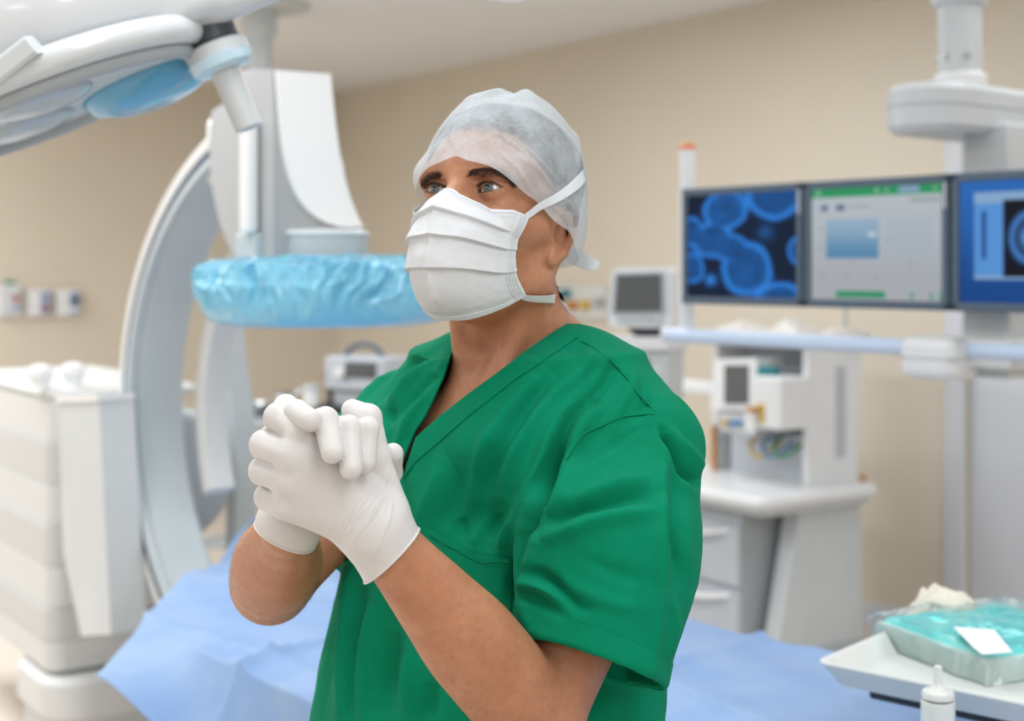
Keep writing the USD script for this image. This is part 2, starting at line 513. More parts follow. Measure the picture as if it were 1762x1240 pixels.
def solidify(v, f, t, lift=0.0):
    """Gives a sheet thickness t inwards, after lifting it outwards by lift."""
    n = vnormals(v, f)
    a = v + n * lift; b = a - n * t
    E = np.vstack([f[:, [0, 1]], f[:, [1, 2]], f[:, [2, 0]]])
    key = np.sort(E, 1); m = len(v)
    u, inv, c = np.unique(key[:, 0].astype(np.int64) * m + key[:, 1], return_inverse=True, return_counts=True)
    B = E[c[inv] == 1]
    rim = np.vstack([np.stack([B[:, 1], B[:, 0], B[:, 0] + m], 1), np.stack([B[:, 1], B[:, 0] + m, B[:, 1] + m], 1)])
    return np.vstack([a, b]), np.vstack([f, f[:, ::-1] + m, rim])


def poly_sd(p, poly):
    """Signed distance in 2-D to a closed polygon: positive inside."""
    poly = np.asarray(poly, float)
    d = np.full(len(p), 1e9); ins = np.zeros(len(p), bool)
    for a, b in zip(poly, np.roll(poly, -1, 0)):
        e = b - a; w = p - a
        h = np.clip((w @ e) / max(e @ e, 1e-12), 0, 1)
        d = np.minimum(d, np.hypot(*(w - h[:, None] * e).T))
        c = (a[1] > p[:, 1]) != (b[1] > p[:, 1])
        with np.errstate(divide='ignore', invalid='ignore'):
            x = a[0] + (p[:, 1] - a[1]) / (b[1] - a[1]) * (b[0] - a[0])
        ins ^= c & (p[:, 0] < x)
    return np.where(ins, d, -d)


def line_sd(p, pts):
    """Distance in 2-D to a polyline, and how far along it (0 to 1)."""
    pts = np.asarray(pts, float)
    L = np.concatenate([[0], np.cumsum(np.hypot(*np.diff(pts, axis=0).T))])
    best = np.full(len(p), 1e9); along = np.zeros(len(p)); side = np.zeros(len(p))
    for k in range(len(pts) - 1):
        e = pts[k + 1] - pts[k]; w = p - pts[k]
        h = np.clip((w @ e) / (e @ e), 0, 1)
        q = w - h[:, None] * e
        d = np.hypot(*q.T)
        m = d < best
        best = np.where(m, d, best); along = np.where(m, (L[k] + h * (L[k + 1] - L[k])) / L[-1], along)
        side = np.where(m, e[0] * w[:, 1] - e[1] * w[:, 0], side)
    return best, along, np.sign(side)


def curves(parent, name, strands, width, mat_, label=None):
    """Hair: a list of (n, 3) strands as ONE BasisCurves."""
    path = parent + '/' + numbered(parent, name)
    c = UsdGeom.BasisCurves.Define(stage, path)
    c.CreateTypeAttr('linear')
    c.CreateCurveVertexCountsAttr(Vt.IntArray([len(s) for s in strands]))
    c.CreatePointsAttr(Vt.Vec3fArray.FromNumpy(np.concatenate(strands).astype(np.float32)))
    w = np.concatenate([np.linspace(width, width * 0.25, len(s)) for s in strands])
    c.CreateWidthsAttr(Vt.FloatArray.FromNumpy(w.astype(np.float32)))
    c.SetWidthsInterpolation('vertex')
    UsdShade.MaterialBindingAPI.Apply(c.GetPrim()).Bind(mat_)
    keys(c.GetPrim(), label=label)
    return path


def sheet(fn, nu, nv):
    """A grid sheet: fn(u, v) -> points, u and v from 0 to 1."""
    u, v = np.meshgrid(np.linspace(0, 1, nu), np.linspace(0, 1, nv), indexing='ij')
    P = fn(u.ravel(), v.ravel())
    i, j = np.meshgrid(np.arange(nu - 1), np.arange(nv - 1), indexing='ij')
    q = np.stack([i * nv + j, (i + 1) * nv + j, (i + 1) * nv + j + 1, i * nv + j + 1], -1).reshape(-1, 4)
    return P, np.vstack([q[:, [0, 1, 2]], q[:, [0, 2, 3]]])

# ------------------------------------------------------------------ the room
ROOM = Frame(CORNER)
LX, LY = 14.0, 9.0


def rb(frame, *a, r=0.0):
    """Box in a frame's local coordinates, returned in world coordinates."""
    m = rbox(*a, r) if r else Manifold.cube((a[1] - a[0], a[3] - a[2], a[5] - a[4])).translate((a[0], a[2], a[4]))
    t = tm(m)
    t.vertices = frame.back(t.vertices)
    return t


single('floor', rb(ROOM, -0.2, LX + 0.2, -LY - 0.2, 0.2, -0.1, 0.0), M['vinyl_floor'], kind='structure', smooth=False)
single('ceiling', rb(ROOM, -0.2, LX + 0.2, -LY - 0.2, 0.2, CEIL, CEIL + 0.1), M['ceiling_paint'], kind='structure', smooth=False)
single('wall_left', rb(ROOM, -0.15, 0, -LY, 0.15, 0, CEIL), M['wall_paint'], kind='structure', smooth=False)
dx0 = ROOM.hit(1652, 700, y=0)[0]
DOOR = (dx0 + 0.02, dx0 + 1.06, 2.1)
single('wall_right', join([rb(ROOM, 0, DOOR[0], 0, 0.15, 0, CEIL), rb(ROOM, DOOR[1], LX, 0, 0.15, 0, CEIL), rb(ROOM, DOOR[0], DOOR[1], 0, 0.15, DOOR[2], CEIL)]), M['wall_paint'], kind='structure', smooth=False)
single('wall_near', rb(ROOM, -0.15, LX + 0.15, -LY - 0.15, -LY, 0, CEIL), M['wall_paint'], kind='structure', smooth=False)
single('wall_rear', rb(ROOM, LX, LX + 0.15, -LY, 0.15, 0, CEIL), M['wall_paint'], kind='structure', smooth=False)
single('baseboard_left', rb(ROOM, 0, 0.015, -LY, 0, 0, 0.1, r=0.004), M['trim_paint'], kind='structure')
single('baseboard_right', rb(ROOM, 0.015, DOOR[0] - 0.09, -0.015, 0, 0, 0.1, r=0.004), M['trim_paint'], kind='structure')
single('trim_1', join([rb(ROOM, DOOR[0] - 0.085, DOOR[0] + 0.01, -0.025, 0.0, 0, DOOR[2] + 0.08, r=0.006), rb(ROOM, DOOR[1] - 0.01, DOOR[1] + 0.085, -0.025, 0.0, 0, DOOR[2] + 0.08, r=0.006),
                       rb(ROOM, DOOR[0] - 0.085, DOOR[1] + 0.085, -0.025, 0.0, DOOR[2] - 0.01, DOOR[2] + 0.085, r=0.006)]), M['trim_paint'], kind='structure')
dr = thing('door_1', None, None, CORNER, ROT)
keys(stage.GetPrimAtPath(dr), kind='structure')
part(dr, 'leaf', rbox(DOOR[0] + 0.004, DOOR[1] - 0.004, 0.03, 0.075, 0.008, DOOR[2] - 0.004, 0.004), M['door_paint'])
part(dr, 'handle', [cyl((DOOR[1] - 0.08, 0.03, 1.02), (DOOR[1] - 0.08, -0.02, 1.02), 0.011), rbox(DOOR[1] - 0.2, DOOR[1] - 0.07, -0.03, -0.012, 1.008, 1.032, 0.008)], M['steel'])

# unseen ceiling lights: a white frame round each luminous panel, recessed body above
for k, (u, w) in enumerate(PANELS):
    o = CORNER + RX * u - RY * w
    row = ['along the right wall', 'over the middle', 'along the near wall'][[1.6, 4.2, 6.8].index(w)]
    k_ = sorted(a for a, b in PANELS if b == w).index(u)
    where = ['first', 'second', 'third', 'fourth', 'fifth', 'sixth'][k_] + ' from the left wall in the row ' + row
    t = thing('unseen_ceiling_light', 'unseen ceiling panel lamp ' + where, 'ceiling light', (o[0], o[1], CEIL), ROT, 'luminous ceiling panels')
    fr = [rbox(-0.79, 0.79, s * 0.47 - 0.02, s * 0.47 + 0.02, -0.05, 0.0, 0.004) for s in (-1, 1)] + [rbox(s * 0.77 - 0.02, s * 0.77 + 0.02, -0.45, 0.45, -0.05, 0.0, 0.004) for s in (-1, 1)]
    part(t, 'frame', fr, M['trim_paint'])
    part(t, 'tray', rbox(-0.75, 0.75, -0.45, 0.45, -0.03, 0.0, 0.003), M['white_plastic'])

# ------------------------------------------------------------------ gas outlet boxes on the left wall, outlet rail on the right wall
for k, (x0, y0, x1, y1) in enumerate([(-6, 490, 33, 545), (44, 497, 84, 544), (94, 497, 134, 544)]):
    a = ROOM.hit(x0, y1, x=0.0); b = ROOM.hit(x1, y0, x=0.0)
    w, h = abs(a[1] - b[1]), b[2] - a[2]
    c = ROOM.back([0.0, (a[1] + b[1]) / 2, (a[2] + b[2]) / 2])
    lab = ['leftmost small wall outlet box with a green top and red and blue marks', 'middle of the three small white wall outlet boxes with a blue and red face', 'rightmost small white wall outlet box with a dark socket on pale blue'][k]
    t = thing('wall_outlet', lab, 'wall outlet', c, ROT, 'gas outlet boxes on the left wall')
    part(t, 'housing', rbox(0.0, 0.06, -w / 2, w / 2, -h / 2, h / 2, 0.008), M['white_plastic'])
    part(t, 'face_plate', rbox(0.058, 0.07, -w * (0.42 if k == 0 else -0.02), w * 0.44, -h * 0.42, h * 0.4, 0.003), M['trim_paint' if k == 0 else 'outlet_blue'])
    part(t, 'socket', cyl((0.068, w * 0.2, h * 0.08), (0.088, w * 0.2, h * 0.08), w * 0.14), M[['red_plastic', 'mid_grey', 'dark_plastic'][k]])
    part(t, 'label_strip', rbox(0.068, 0.074, w * 0.02, w * 0.4, -h * 0.3, -h * 0.16, 0.002), M[('outlet_blue', 'red_plastic', 'white_plastic')[k]])
    if k == 0:
        part(t, 'valve_cap', rbox(0.01, 0.05, -w * 0.2, w * 0.25, h * 0.46, h * 0.62, 0.006), M['green_plastic'])

a = ROOM.hit(940, 545, y=0.0); b = ROOM.hit(1048, 492, y=0.0)
c = ROOM.back([(a[0] + b[0]) / 2, 0, (a[2] + b[2]) / 2]); w, h = abs(b[0] - a[0]), b[2] - a[2]
t = thing('outlet_rail', 'beige wall rail of yellow, teal and grey gas outlets behind the collar', 'outlet rail', c, ROT)
part(t, 'back_plate', rbox(-w / 2, w / 2, -0.03, 0.0, -h / 2, h / 2, 0.006), M['band_grey'])
for k, (px, py, m_) in enumerate([(978, 505, 'teal_plastic'), (972, 527, 'yellow_plastic'), (990, 525, 'amber_pole'), (1012, 524, 'yellow_plastic'), (1036, 520, 'mid_grey')]):
    q = ROOM.to(ROOM.back(ROOM.hit(px, py, y=-0.03))) - ROOM.to(c)
    part(t, 'outlet', cyl((q[0], -0.03, q[2]), (q[0], -0.075, q[2]), 0.026), M[m_])

# ------------------------------------------------------------------ column hanging from the ceiling behind the detector
o = W(446, 60, 6.9)
t = thing('ceiling_column', 'plain grey ceiling column coming down behind the white detector head', 'ceiling column', (o[0], o[1], CEIL), ROT)
part(t, 'ceiling_plate', lathe([(0.2, -0.03), (0.24, -0.02), (0.24, 0.0)]), M['grey_plastic'])
part(t, 'flange', lathe([(0.075, -0.16), (0.085, -0.15), (0.085, -0.03)]), M['grey_plastic'])
part(t, 'tube', lathe([(0.062, -1.02), (0.062, -0.15)]), M['cool_grey'])
part(t, 'end_box', rplan(-0.16, 0.16, -0.12, 0.12, 0.06, -1.16, -1.0, 0.01), M['grey_plastic'])

# ------------------------------------------------------------------ imaging C-arm
iso = W(560, 500, 3.25)
FC = Frame((iso[0], iso[1], 0.0))
ca = thing('c_arm', 'large white curved C-arm gantry holding the detector head over the blue-draped table', 'C-arm', FC.o, ROT)
ZC, RXA, RZA = 1.19, 1.085, 0.75
th = np.radians(np.linspace(84, -96, 64))
arc = np.stack([-RXA * np.cos(th), 0 * th, ZC + RZA * np.sin(th)], 1)
part(ca, 'arc', sweep_rect(arc, (0, 1, 0), 0.074, 0.036), M['cool_grey'], 40)
sidearc = arc + np.array([0, -0.082, 0])
outn = np.stack([-np.cos(th) / RXA, 0 * th, np.sin(th) / RZA], 1); outn /= np.linalg.norm(outn, axis=1, keepdims=True)
part(ca, 'outer_rail', sweep_rect(sidearc + outn * 0.019, (0, 1, 0), 0.014, 0.016), M['band_grey'], 40)
part(ca, 'groove', sweep_rect(sidearc - outn * 0.009, (0, 1, 0), 0.0125, 0.0135), M['dark_groove'], 40)
part(ca, 'inner_rail', sweep_rect(sidearc - outn * 0.026, (0, 1, 0), 0.012, 0.010), M['cool_grey'], 40)
# the inner brace of the arc, seen right of it
th2 = np.radians(np.linspace(78, -20, 30))
part(ca, 'inner_web', sweep_rect(np.stack([-(RXA - 0.13) * np.cos(th2) * 0.97, 0.11 + 0 * th2, ZC - 0.02 + (RZA - 0.09) * np.sin(th2)], 1), (0, 1, 0), 0.04, 0.03), M['band_grey'], 40)

# detector head
def prof_yz(pts, x0, x1):
    """A profile in the local yz plane, extruded along x."""
    m = Manifold.extrude(CrossSection([np.asarray(pts, float)], m3.FillRule.NonZero), x1 - x0)
    v = tm(m); q = v.vertices.copy()
    v.vertices = np.stack([q[:, 2] + x0, q[:, 0], q[:, 1]], 1)
    return v

yN = FC.hit(468, 120, x=0.0)[1]
def yz(px, py, x=0.0):
    h_ = FC.hit(px, py, x=x); return (h_[1], h_[2])
right_edge = spline([yz(565, 128), yz(572, 200), yz(582, 270), yz(596, 330), yz(622, 392)], 16)
body = [yz(468, 118)] + [tuple(p) for p in right_edge] + [yz(628, 410), yz(560, 428), yz(480, 445)]
hx = -0.19
hb = prof_yz(body, hx, -0.001)
part(ca, 'head_housing', hb, M['head_grey'], 30)
left_edge = spline([yz(472, 122), yz(478, 200), yz(488, 280), yz(512, 345), yz(560, 384), yz(616, 390)], 18)
plate = [tuple(p) for p in left_edge] + [tuple(p) for p in right_edge[::-1]]
plate = np.array(plate); pc = plate.mean(0)
part(ca, 'head_cover_plate', prof_yz(plate, 0.0, 0.012), M['matte_white'], 30)
# rounded left shoulder of the head, towards the arc
shoulder = []
ys = yz(468, 118)[0]
a0 = FC.hit(362, 190, y=ys); a1 = FC.hit(404, 122, y=ys); a2 = FC.hit(470, 118, y=ys); a3 = FC.hit(474, 445, y=ys); a4 = FC.hit(402, 440, y=ys); a5 = FC.hit(372, 370, y=ys); a6 = FC.hit(358, 270, y=ys)
sh = spline([(q[0], q[2]) for q in (a4, a5, a6, a0)], 14)
part(ca, 'head_shoulder', extr([(-0.002, a2[2]), (a1[0], a1[2]), (a1[0] - 0.01, a0[2] + 0.02)] + [tuple(q) for q in sh[::-1]] + [(-0.002, a3[2])], ys + 0.004, ys + 0.13), M['head_grey'], 30)
q0 = FC.hit(430, 205, y=ys); q1 = FC.hit(446, 402, y=ys)
part(ca, 'grip_bar', rbox(q0[0], q1[0], ys - 0.03, ys + 0.002, q1[2], q0[2], 0.012), M['gloss_white'])
q0 = FC.hit(424, 170, y=ys); q1 = FC.hit(429, 440, y=ys)
part(ca, 'seam_strip', rbox(q0[0], q1[0], ys - 0.003, ys + 0.004, q1[2], q0[2], 0.002), M['mid_grey'])
q0 = FC.hit(447, 400, y=ys); q1 = FC.hit(412, 447, y=ys)
part(ca, 'lower_latch', rbox(q1[0], q0[0], ys - 0.012, ys + 0.03, q1[2], q0[2], 0.006), M['cool_grey'])
dc = FC.to(W(557, 440, 3.27)); dc0 = FC.to(W(560, 500, 3.25))
zt, zb = 1.58 + (458 - 398) / FPX * 3.25, 1.58 + (458 - 452) / FPX * 3.25
part(ca, 'collar', lathe([(0.098, zb - 0.01), (0.101, zb), (0.101, zt - 0.008), (0.094, zt)]).apply_translation((dc[0], dc[1], 0)), M['cool_grey'])
part(ca, 'collar_lip', lathe([(0.1, zt - 0.012), (0.106, zt - 0.008), (0.106, zt), (0.098, zt + 0.004)]).apply_translation((dc[0], dc[1], 0)), M['gloss_white'])
part(ca, 'detector_plate', lathe([(0.22, 1.475), (0.235, 1.485), (0.235, 1.56), (0.22, 1.575)]).apply_translation((dc0[0], dc0[1], 0)), M['grey_plastic'])
part(ca, 'head_neck', rbox(-0.55, hx + 0.02, -0.07, 0.05, ZC + RZA - 0.16, ZC + RZA + 0.03, 0.03), M['white_plastic'])
# X-ray tube under the table and the carriage that holds the arc
part(ca, 'tube_housing', rplan(-0.16, 0.16, -0.14, 0.14, 0.08, 0.36, 0.66, 0.02), M['white_plastic'])
part(ca, 'tube_neck', rbox(-0.2, 0.1, -0.07, 0.07, 0.38, 0.54, 0.02), M['cool_grey'])
yb = -0.2
k0 = FC.hit(100, 690, y=yb); k1 = FC.hit(166, 672, y=yb); k2 = FC.hit(166, 1100, y=yb); k3 = FC.hit(140, 1095, y=yb)
cpr = [(k0[0], k0[2]), (k0[0], k0[2] + 0.0), (k1[0] + 0.02, k1[2] - 0.02), (k2[0] + 0.1, k2[2] + 0.16), (k2[0] + 0.12, k2[2] + 0.04), (k3[0], k3[2]), (k0[0] + 0.05, k0[2] - 0.45)]
part(ca, 'carriage', extr(cpr, yb, -0.1), M['grey_plastic'])
part(ca, 'carriage_cap', extr([(k0[0] - 0.005, k0[2] - 0.004), (k1[0] + 0.026, k1[2] - 0.026), (k1[0] + 0.026, k1[2] - 0.008), (k0[0] - 0.005, k0[2] + 0.014)], yb - 0.006, -0.1), M['white_plastic'])
pv = FC.to(W(296, 815, 4.5))
disc = lathe([(0.19, -0.05), (0.215, -0.035), (0.215, 0.035), (0.2, 0.05)], 48)
disc.apply_transform(trimesh.transformations.rotation_matrix(np.pi / 2, (0, 1, 0)))
disc.apply_scale((1.0, 0.9, 0.98))
part(ca, 'pivot_rim', disc.copy().apply_translation(pv), M['cool_grey'])
d2 = lathe([(0.16, 0.048), (0.185, 0.058), (0.18, 0.062)], 48); d2.apply_transform(trimesh.transformations.rotation_matrix(np.pi / 2, (0, 1, 0)))
part(ca, 'pivot_disc', d2.apply_translation(pv), M['mid_grey'])
part(ca, 'pivot_block', rbox(pv[0] - 0.3, pv[0] - 0.04, pv[1] - 0.12, pv[1] + 0.12, 0.5, pv[2] + 0.1, 0.04), M['grey_plastic'])
# second limb of the gantry, right of the arc, down to the floor behind the table
lp_ = np.array([W(394, 480, 4.75), W(395, 572, 4.75), W(402, 650, 4.74), W(413, 735, 4.72), W(415, 864, 4.70), np.r_[W(415, 864, 4.70)[:2], 0.4], np.r_[W(415, 864, 4.70)[:2], 0.01]])
from scipy.interpolate import PchipInterpolator
zz_ = np.linspace(lp_[0, 2], lp_[-1, 2], 48)
limb = np.stack([PchipInterpolator(lp_[::-1, 2], lp_[::-1, k])(zz_) for k in range(3)], 1)
part(ca, 'rear_limb', sweep_rect(FC.to(limb), FC.R @ np.array([0.83, 0.55, 0]), 0.043, 0.04), M['cool_grey'], 40)

# ------------------------------------------------------------------ gantry stand at the far left
SD = 4.45
cs = W(88, 700, SD)
FS = Frame((cs[0], cs[1], 0))
gs = thing('gantry_stand', 'tall white stand of stacked horizontal bands with two round knobs on top', 'equipment stand', FS.o, ROT)
zed = [1.58 - (y - 458) / FPX * SD for y in (640, 690, 762, 836, 905, 975, 1045, 1100, 1152)]
DEP = 0.34
part(gs, 'body', rplan(-1.1, -0.006, 0.006, DEP, 0.05, zed[-1], zed[1], 0.004), M['band_grey'])
for k, (za, zb_) in enumerate(zip(zed[1:-1], zed[2:])):
    e = 0.010 * k if k < 6 else 0.05
    part(gs, 'band', rplan(-1.12, -0.004 + e, -0.003 * (k % 2) - 0.4 * e, DEP + 0.004 + e, 0.055, zb_ + 0.0008, za - 0.0008, 0.0015), M['stand_white' if k % 2 == 0 else 'stand_grey'])
part(gs, 'top_cover', rplan(-1.12, 0.004, -0.006, DEP + 0.16, 0.06, zed[1] + 0.001, zed[1] + 0.03, 0.012), M['stand_white'])
for px, py, dd in ((70, 622, SD + 0.06), (126, 632, SD + 0.14)):
    q = FS.to(W(px, py, dd))
    kk = lathe([(0.03, -0.045), (0.028, -0.02), (0.037, -0.005), (0.040, 0.012), (0.033, 0.030), (0.016, 0.037)]); kk.apply_translation((q[0], q[1], zed[1] + 0.075))
    part(gs, 'knob', kk, M['gloss_white'])
part(gs, 'pedestal', rplan(-0.32, 0.10, -0.02, 0.62, 0.12, 0.0, zed[-1] - 0.02, 0.02), M['grey_plastic'])
part(gs, 'pedestal_band', rplan(-0.34, 0.12, -0.04, 0.64, 0.13, zed[-1] - 0.15, zed[-1] - 0.012, 0.02), M['band_grey'])

# ------------------------------------------------------------------ trolley, tubing and monitor in the background left of the shoulder
bd = 6.2
mz = W(607, 690, bd)
FK = Frame((mz[0], mz[1], 0), -28)
t = thing('trolley_monitor', 'pale grey patient monitor on a slim cart behind the clasped hands', 'patient monitor', FK.o, -28)
x0, x1, z0, z1 = FK.rect(557, 612, 662, 676, 0.0)
part(t, 'case', rbox(x0, x1, 0.0, 0.2, z0, z1, 0.015), M['panel_grey'])
part(t, 'top_handle', tube(spline([(x0 + 0.06, 0.08, z1 - 0.01), (x0 + 0.09, 0.08, z1 + 0.03), (x1 - 0.09, 0.08, z1 + 0.03), (x1 - 0.06, 0.08, z1 - 0.01)], 20), 0.012), M['bezel_grey'])
sx0, sx1, sz0, sz1 = FK.rect(594, 622, 648, 652, 0.0)
part(t, 'screen', rbox(sx0, sx1, -0.006, 0.01, sz0, sz1, 0.003), M['screen_glass'])
kx = FK.hit(588, 640, y=0)
part(t, 'dial', cyl((kx[0], 0.0, kx[2]), (kx[0], -0.03, kx[2]), 0.022), M['white_plastic'])
part(t, 'module_rack', rbox(x0 + 0.0, x1 - 0.1, 0.01, 0.2, z0 - 0.14, z0 - 0.01, 0.01), M['mid_grey'])
part(t, 'cart_column', rbox((x0 + x1) / 2 - 0.05, (x0 + x1) / 2 + 0.05, 0.05, 0.15, 0.05, z0 - 0.13, 0.01), M['panel_grey'])
part(t, 'cart_base', rbox(x0 - 0.05, x1 + 0.05, -0.1, 0.3, 0.0, 0.08, 0.03), M['panel_grey'])
h0, h1, h2 = FK.to(W(541, 700, bd)), FK.to(W(543, 640, bd)), FK.to(W(556, 634, bd))
hose = spline([(h0[0], 0.02, h0[2]), (h0[0] + 0.003, 0.02, h1[2] - 0.04), (h1[0] + 0.008, 0.02, h1[2] + 0.005), (h2[0], 0.02, h2[2]), (x0 + 0.03, 0.04, h2[2] - 0.02)], 24)
part(t, 'breathing_hose', tube(hose, 0.017), M['brown_hose'])
part(t, 'hose_shelf', rbox(h0[0] - 0.06, x0 + 0.1, 0.0, 0.12, h0[2] - 0.04, h0[2] + 0.004, 0.01), M['dark_plastic'])
q = FK.to(W(529, 690, bd))
t = thing('specimen_jar', 'small white jar standing beside the dark hose', 'jar', W(529, 690, bd) * np.array([1, 1, 0]) + np.array([0.015, 0.0, h0[2] + 0.004]), -28)
part(t, 'jar_body', lathe([(0.03, 0.0), (0.032, 0.005), (0.032, 0.07)]), M['white_plastic'])
part(t, 'lid', lathe([(0.033, 0.068), (0.034, 0.072), (0.034, 0.088), (0.031, 0.092)]), M['cool_grey'])

td = 6.6
tt = W(400, 716, td)
t = thing('instrument_table', 'small grey instrument table on thin legs behind the gantry limb', 'side table', (tt[0], tt[1], 0), -20)
TZ = tt[2]
part(t, 'table_top', rbox(-0.15, 0.33, -0.2, 0.2, TZ - 0.025, TZ + 0.005, 0.01), M['mid_grey'])
for sx in (-0.11, 0.29):
    for sy in (-0.16, 0.16):
        part(t, 'leg', cyl((sx, sy, 0.0), (sx, sy, TZ - 0.02), 0.018), M['grey_plastic'])
part(t, 'lower_shelf', rbox(-0.11, 0.29, -0.16, 0.16, 0.3, 0.32, 0.005), M['mid_grey'])
t = thing('kidney_dish', 'small dull metal bowl set on the grey instrument table', 'bowl', (tt[0] + 0.1, tt[1] - 0.03, TZ + 0.006))
part(t, 'bowl', lathe([(0.05, 0.0), (0.075, 0.03), (0.085, 0.06), (0.081, 0.06), (0.07, 0.032), (0.045, 0.006)]), M['steel'])
t = thing('metal_jug', 'grey metal jug with a spout on the instrument table', 'jug', (tt[0] + 0.25, tt[1] - 0.08, TZ + 0.006))
part(t, 'jug_body', lathe([(0.04, 0.0), (0.05, 0.02), (0.045, 0.08), (0.035, 0.1), (0.04, 0.115)]), M['steel'])
part(t, 'spout', cyl((0.03, 0, 0.08), (0.09, 0, 0.13), 0.012, 0.008), M['steel'])

# ------------------------------------------------------------------ surgical light at the top left: blended solid forms
def lamp():
    d = 2.1
    C = W(362, 62, d)
    roll = math.radians(22.5)
    N = np.array([-math.sin(roll), -0.035, math.cos(roll)]); N /= np.linalg.norm(N)       # up through the lamp
    U = np.array([math.cos(roll), 0.0, math.sin(roll)]); U -= N * (U @ N); U /= np.linalg.norm(U)   # to the right
    V = np.cross(N, U)                                                                     # away from the viewer
    B = np.stack([U, V, N])
    path = thing('surgical_light', 'large glossy white surgical light with a blue lens and a hanging grip', 'surgical light', C)
    back = lambda v: v @ B

    def lobe(p, cx, cy, rx, ry, z0, z1, k):
        q = np.sqrt(((p[:, 0] - cx) / rx) ** 2 + ((p[:, 1] - cy) / ry) ** 2)
        side = (q - 1) * min(rx, ry)
        zz = np.maximum(z0 - p[:, 2], p[:, 2] - z1)
        return smax(side, zz, k)

    def top(p):
        a = lobe(p, -0.255, -0.02, 0.245, 0.195, 0.010, 0.20, 0.09)
        b = lobe(p, 0.0, 0.0, 0.072, 0.08, 0.018, 0.10, 0.03)
        c = s_cone(p, (0.02, -0.02, 0.034), (0.5, -0.03, 0.03), 0.028, 0.026)
        e = s_cone(p, (-0.05, 0.04, 0.2), (-0.05, 0.1, 0.34), 0.05, 0.05)
        return smin(smin(smin(a, b, 0.05), c, 0.02), e, 0.05)
    v, f = mesh_sdf(top, axis((-0.54, 0.56, 0.006)), axis((-0.3, 0.3, 0.006)), axis((-0.03, 0.40, 0.006)))
    v = relax(v, f, 2)
    part(path, 'housing', (back(v), f), M['lamp_white'], True)
    # rim: a ring of oval outline round the lobe
    an = np.linspace(0, 2 * np.pi, 90)
    ring = np.stack([-0.255 + 0.236 * np.cos(an), -0.02 + 0.193 * np.sin(an), 0.012 + 0 * an], 1)
    part(path, 'rim', (back(tube(ring, 0.021, 14).vertices), tube(ring, 0.021, 14).faces), M['lamp_white'], True)
    ring2 = np.stack([-0.255 + 0.218 * np.cos(an), -0.02 + 0.175 * np.sin(an), -0.012 + 0 * an], 1)
    t2 = tube(ring2, 0.013, 10)
    part(path, 'inner_rim', (back(t2.vertices), t2.faces), M['mid_grey'], True)
    under = lambda p: lobe(p, -0.255, -0.02, 0.222, 0.178, -0.012, 0.02, 0.02)
    v, f = mesh_sdf(under, axis((-0.52, 0.0, 0.006)), axis((-0.25, 0.25, 0.006)), axis((-0.04, 0.04, 0.004)))
    part(path, 'underside', (back(v), f), M['grey_plastic'], True)
    for cx, cy in ((-0.31, 0.04), (-0.24, -0.09)):
        lens = lathe([(0.040, -0.022), (0.066, -0.019), (0.072, -0.012), (0.072, -0.004)])
        lens.apply_translation((cx, cy, 0))
        part(path, 'lens', (back(lens.vertices), lens.faces), M['lens_grey'], True)
    lens = lathe([(0.06, -0.046), (0.095, -0.034), (0.108, -0.014), (0.1, 0.004)]); lens.apply_translation((-0.125, 0.085, 0))
    part(path, 'blue_lens', (back(lens.vertices), lens.faces), M['lens_glass'], True)
    for nm, pr, m_ in (('dark_collar', [(0.036, -0.016), (0.04, -0.012), (0.04, 0.026), (0.036, 0.03)], 'dark_plastic'), ('collar', [(0.036, -0.042), (0.047, -0.038), (0.047, -0.018), (0.04, -0.014)], 'grey_plastic'),
                       ('glass_ring', [(0.034, -0.056), (0.046, -0.05), (0.049, -0.036), (0.045, -0.034)], 'lens_clear'), ('grip', [(0.016, -0.148), (0.0205, -0.146), (0.0215, -0.06), (0.024, -0.045), (0.03, -0.04)], 'grey_plastic')):
        L = lathe(pr, 48)
        part(path, nm, (back(L.vertices), L.faces), M[m_], 40)
    # grip bar at the far left of the housing and the arm that carries the lamp
    for k, (a, b) in enumerate([(W(-45, 158, 1.86), W(60, 76, 1.87))]):
        hb_ = sweep_rect(np.linspace(a, b, 8) - C, (0.0, 0.97, 0.2), 0.02, 0.014)
        part(path, 'side_grip', hb_, M['grey_plastic'], 30)
    e = back(np.array([[-0.05, 0.1, 0.34]]))[0]
    z_top = CEIL - C[2]
    arm = spline([e, e + np.array([-0.1, 0.05, 0.2]), e + np.array([-0.35, 0.1, 0.33])], 16)
    part(path, 'yoke', tube(arm, 0.035, 16), M['gloss_white'], True)
    part(path, 'ceiling_stem', cyl(arm[-1] - np.array([0, 0, 0.05]), (arm[-1][0], arm[-1][1], z_top), 0.04), M['gloss_white'])
    part(path, 'ceiling_rose', cyl((arm[-1][0], arm[-1][1], z_top - 0.06), (arm[-1][0], arm[-1][1], z_top), 0.11), M['white_plastic'])


lamp()

# ------------------------------------------------------------------ monitor boom
FB = Frame((0.495, 4.16, 0), -50.2)
MW, MZ0, MZ1 = 0.449, 1.471, 1.806


def screen_mesh(x0, x1, z0, z1, y, fn, nx=150, nz=110):
    """A flat lit screen: its picture is a colour per vertex."""
    u, v = np.meshgrid(np.linspace(0, 1, nx), np.linspace(0, 1, nz), indexing='ij')
    P = np.stack([x0 + (x1 - x0) * u.ravel(), np.full(u.size, y), z1 - (z1 - z0) * v.ravel()], 1)
    i, j = np.meshgrid(np.arange(nx - 1), np.arange(nz - 1), indexing='ij')
    q = np.stack([i * nz + j, i * nz + j + 1, (i + 1) * nz + j + 1, (i + 1) * nz + j], -1).reshape(-1, 4)
    return (P, np.vstack([q[:, [0, 1, 2]], q[:, [0, 2, 3]]])), fn(u.ravel(), v.ravel())


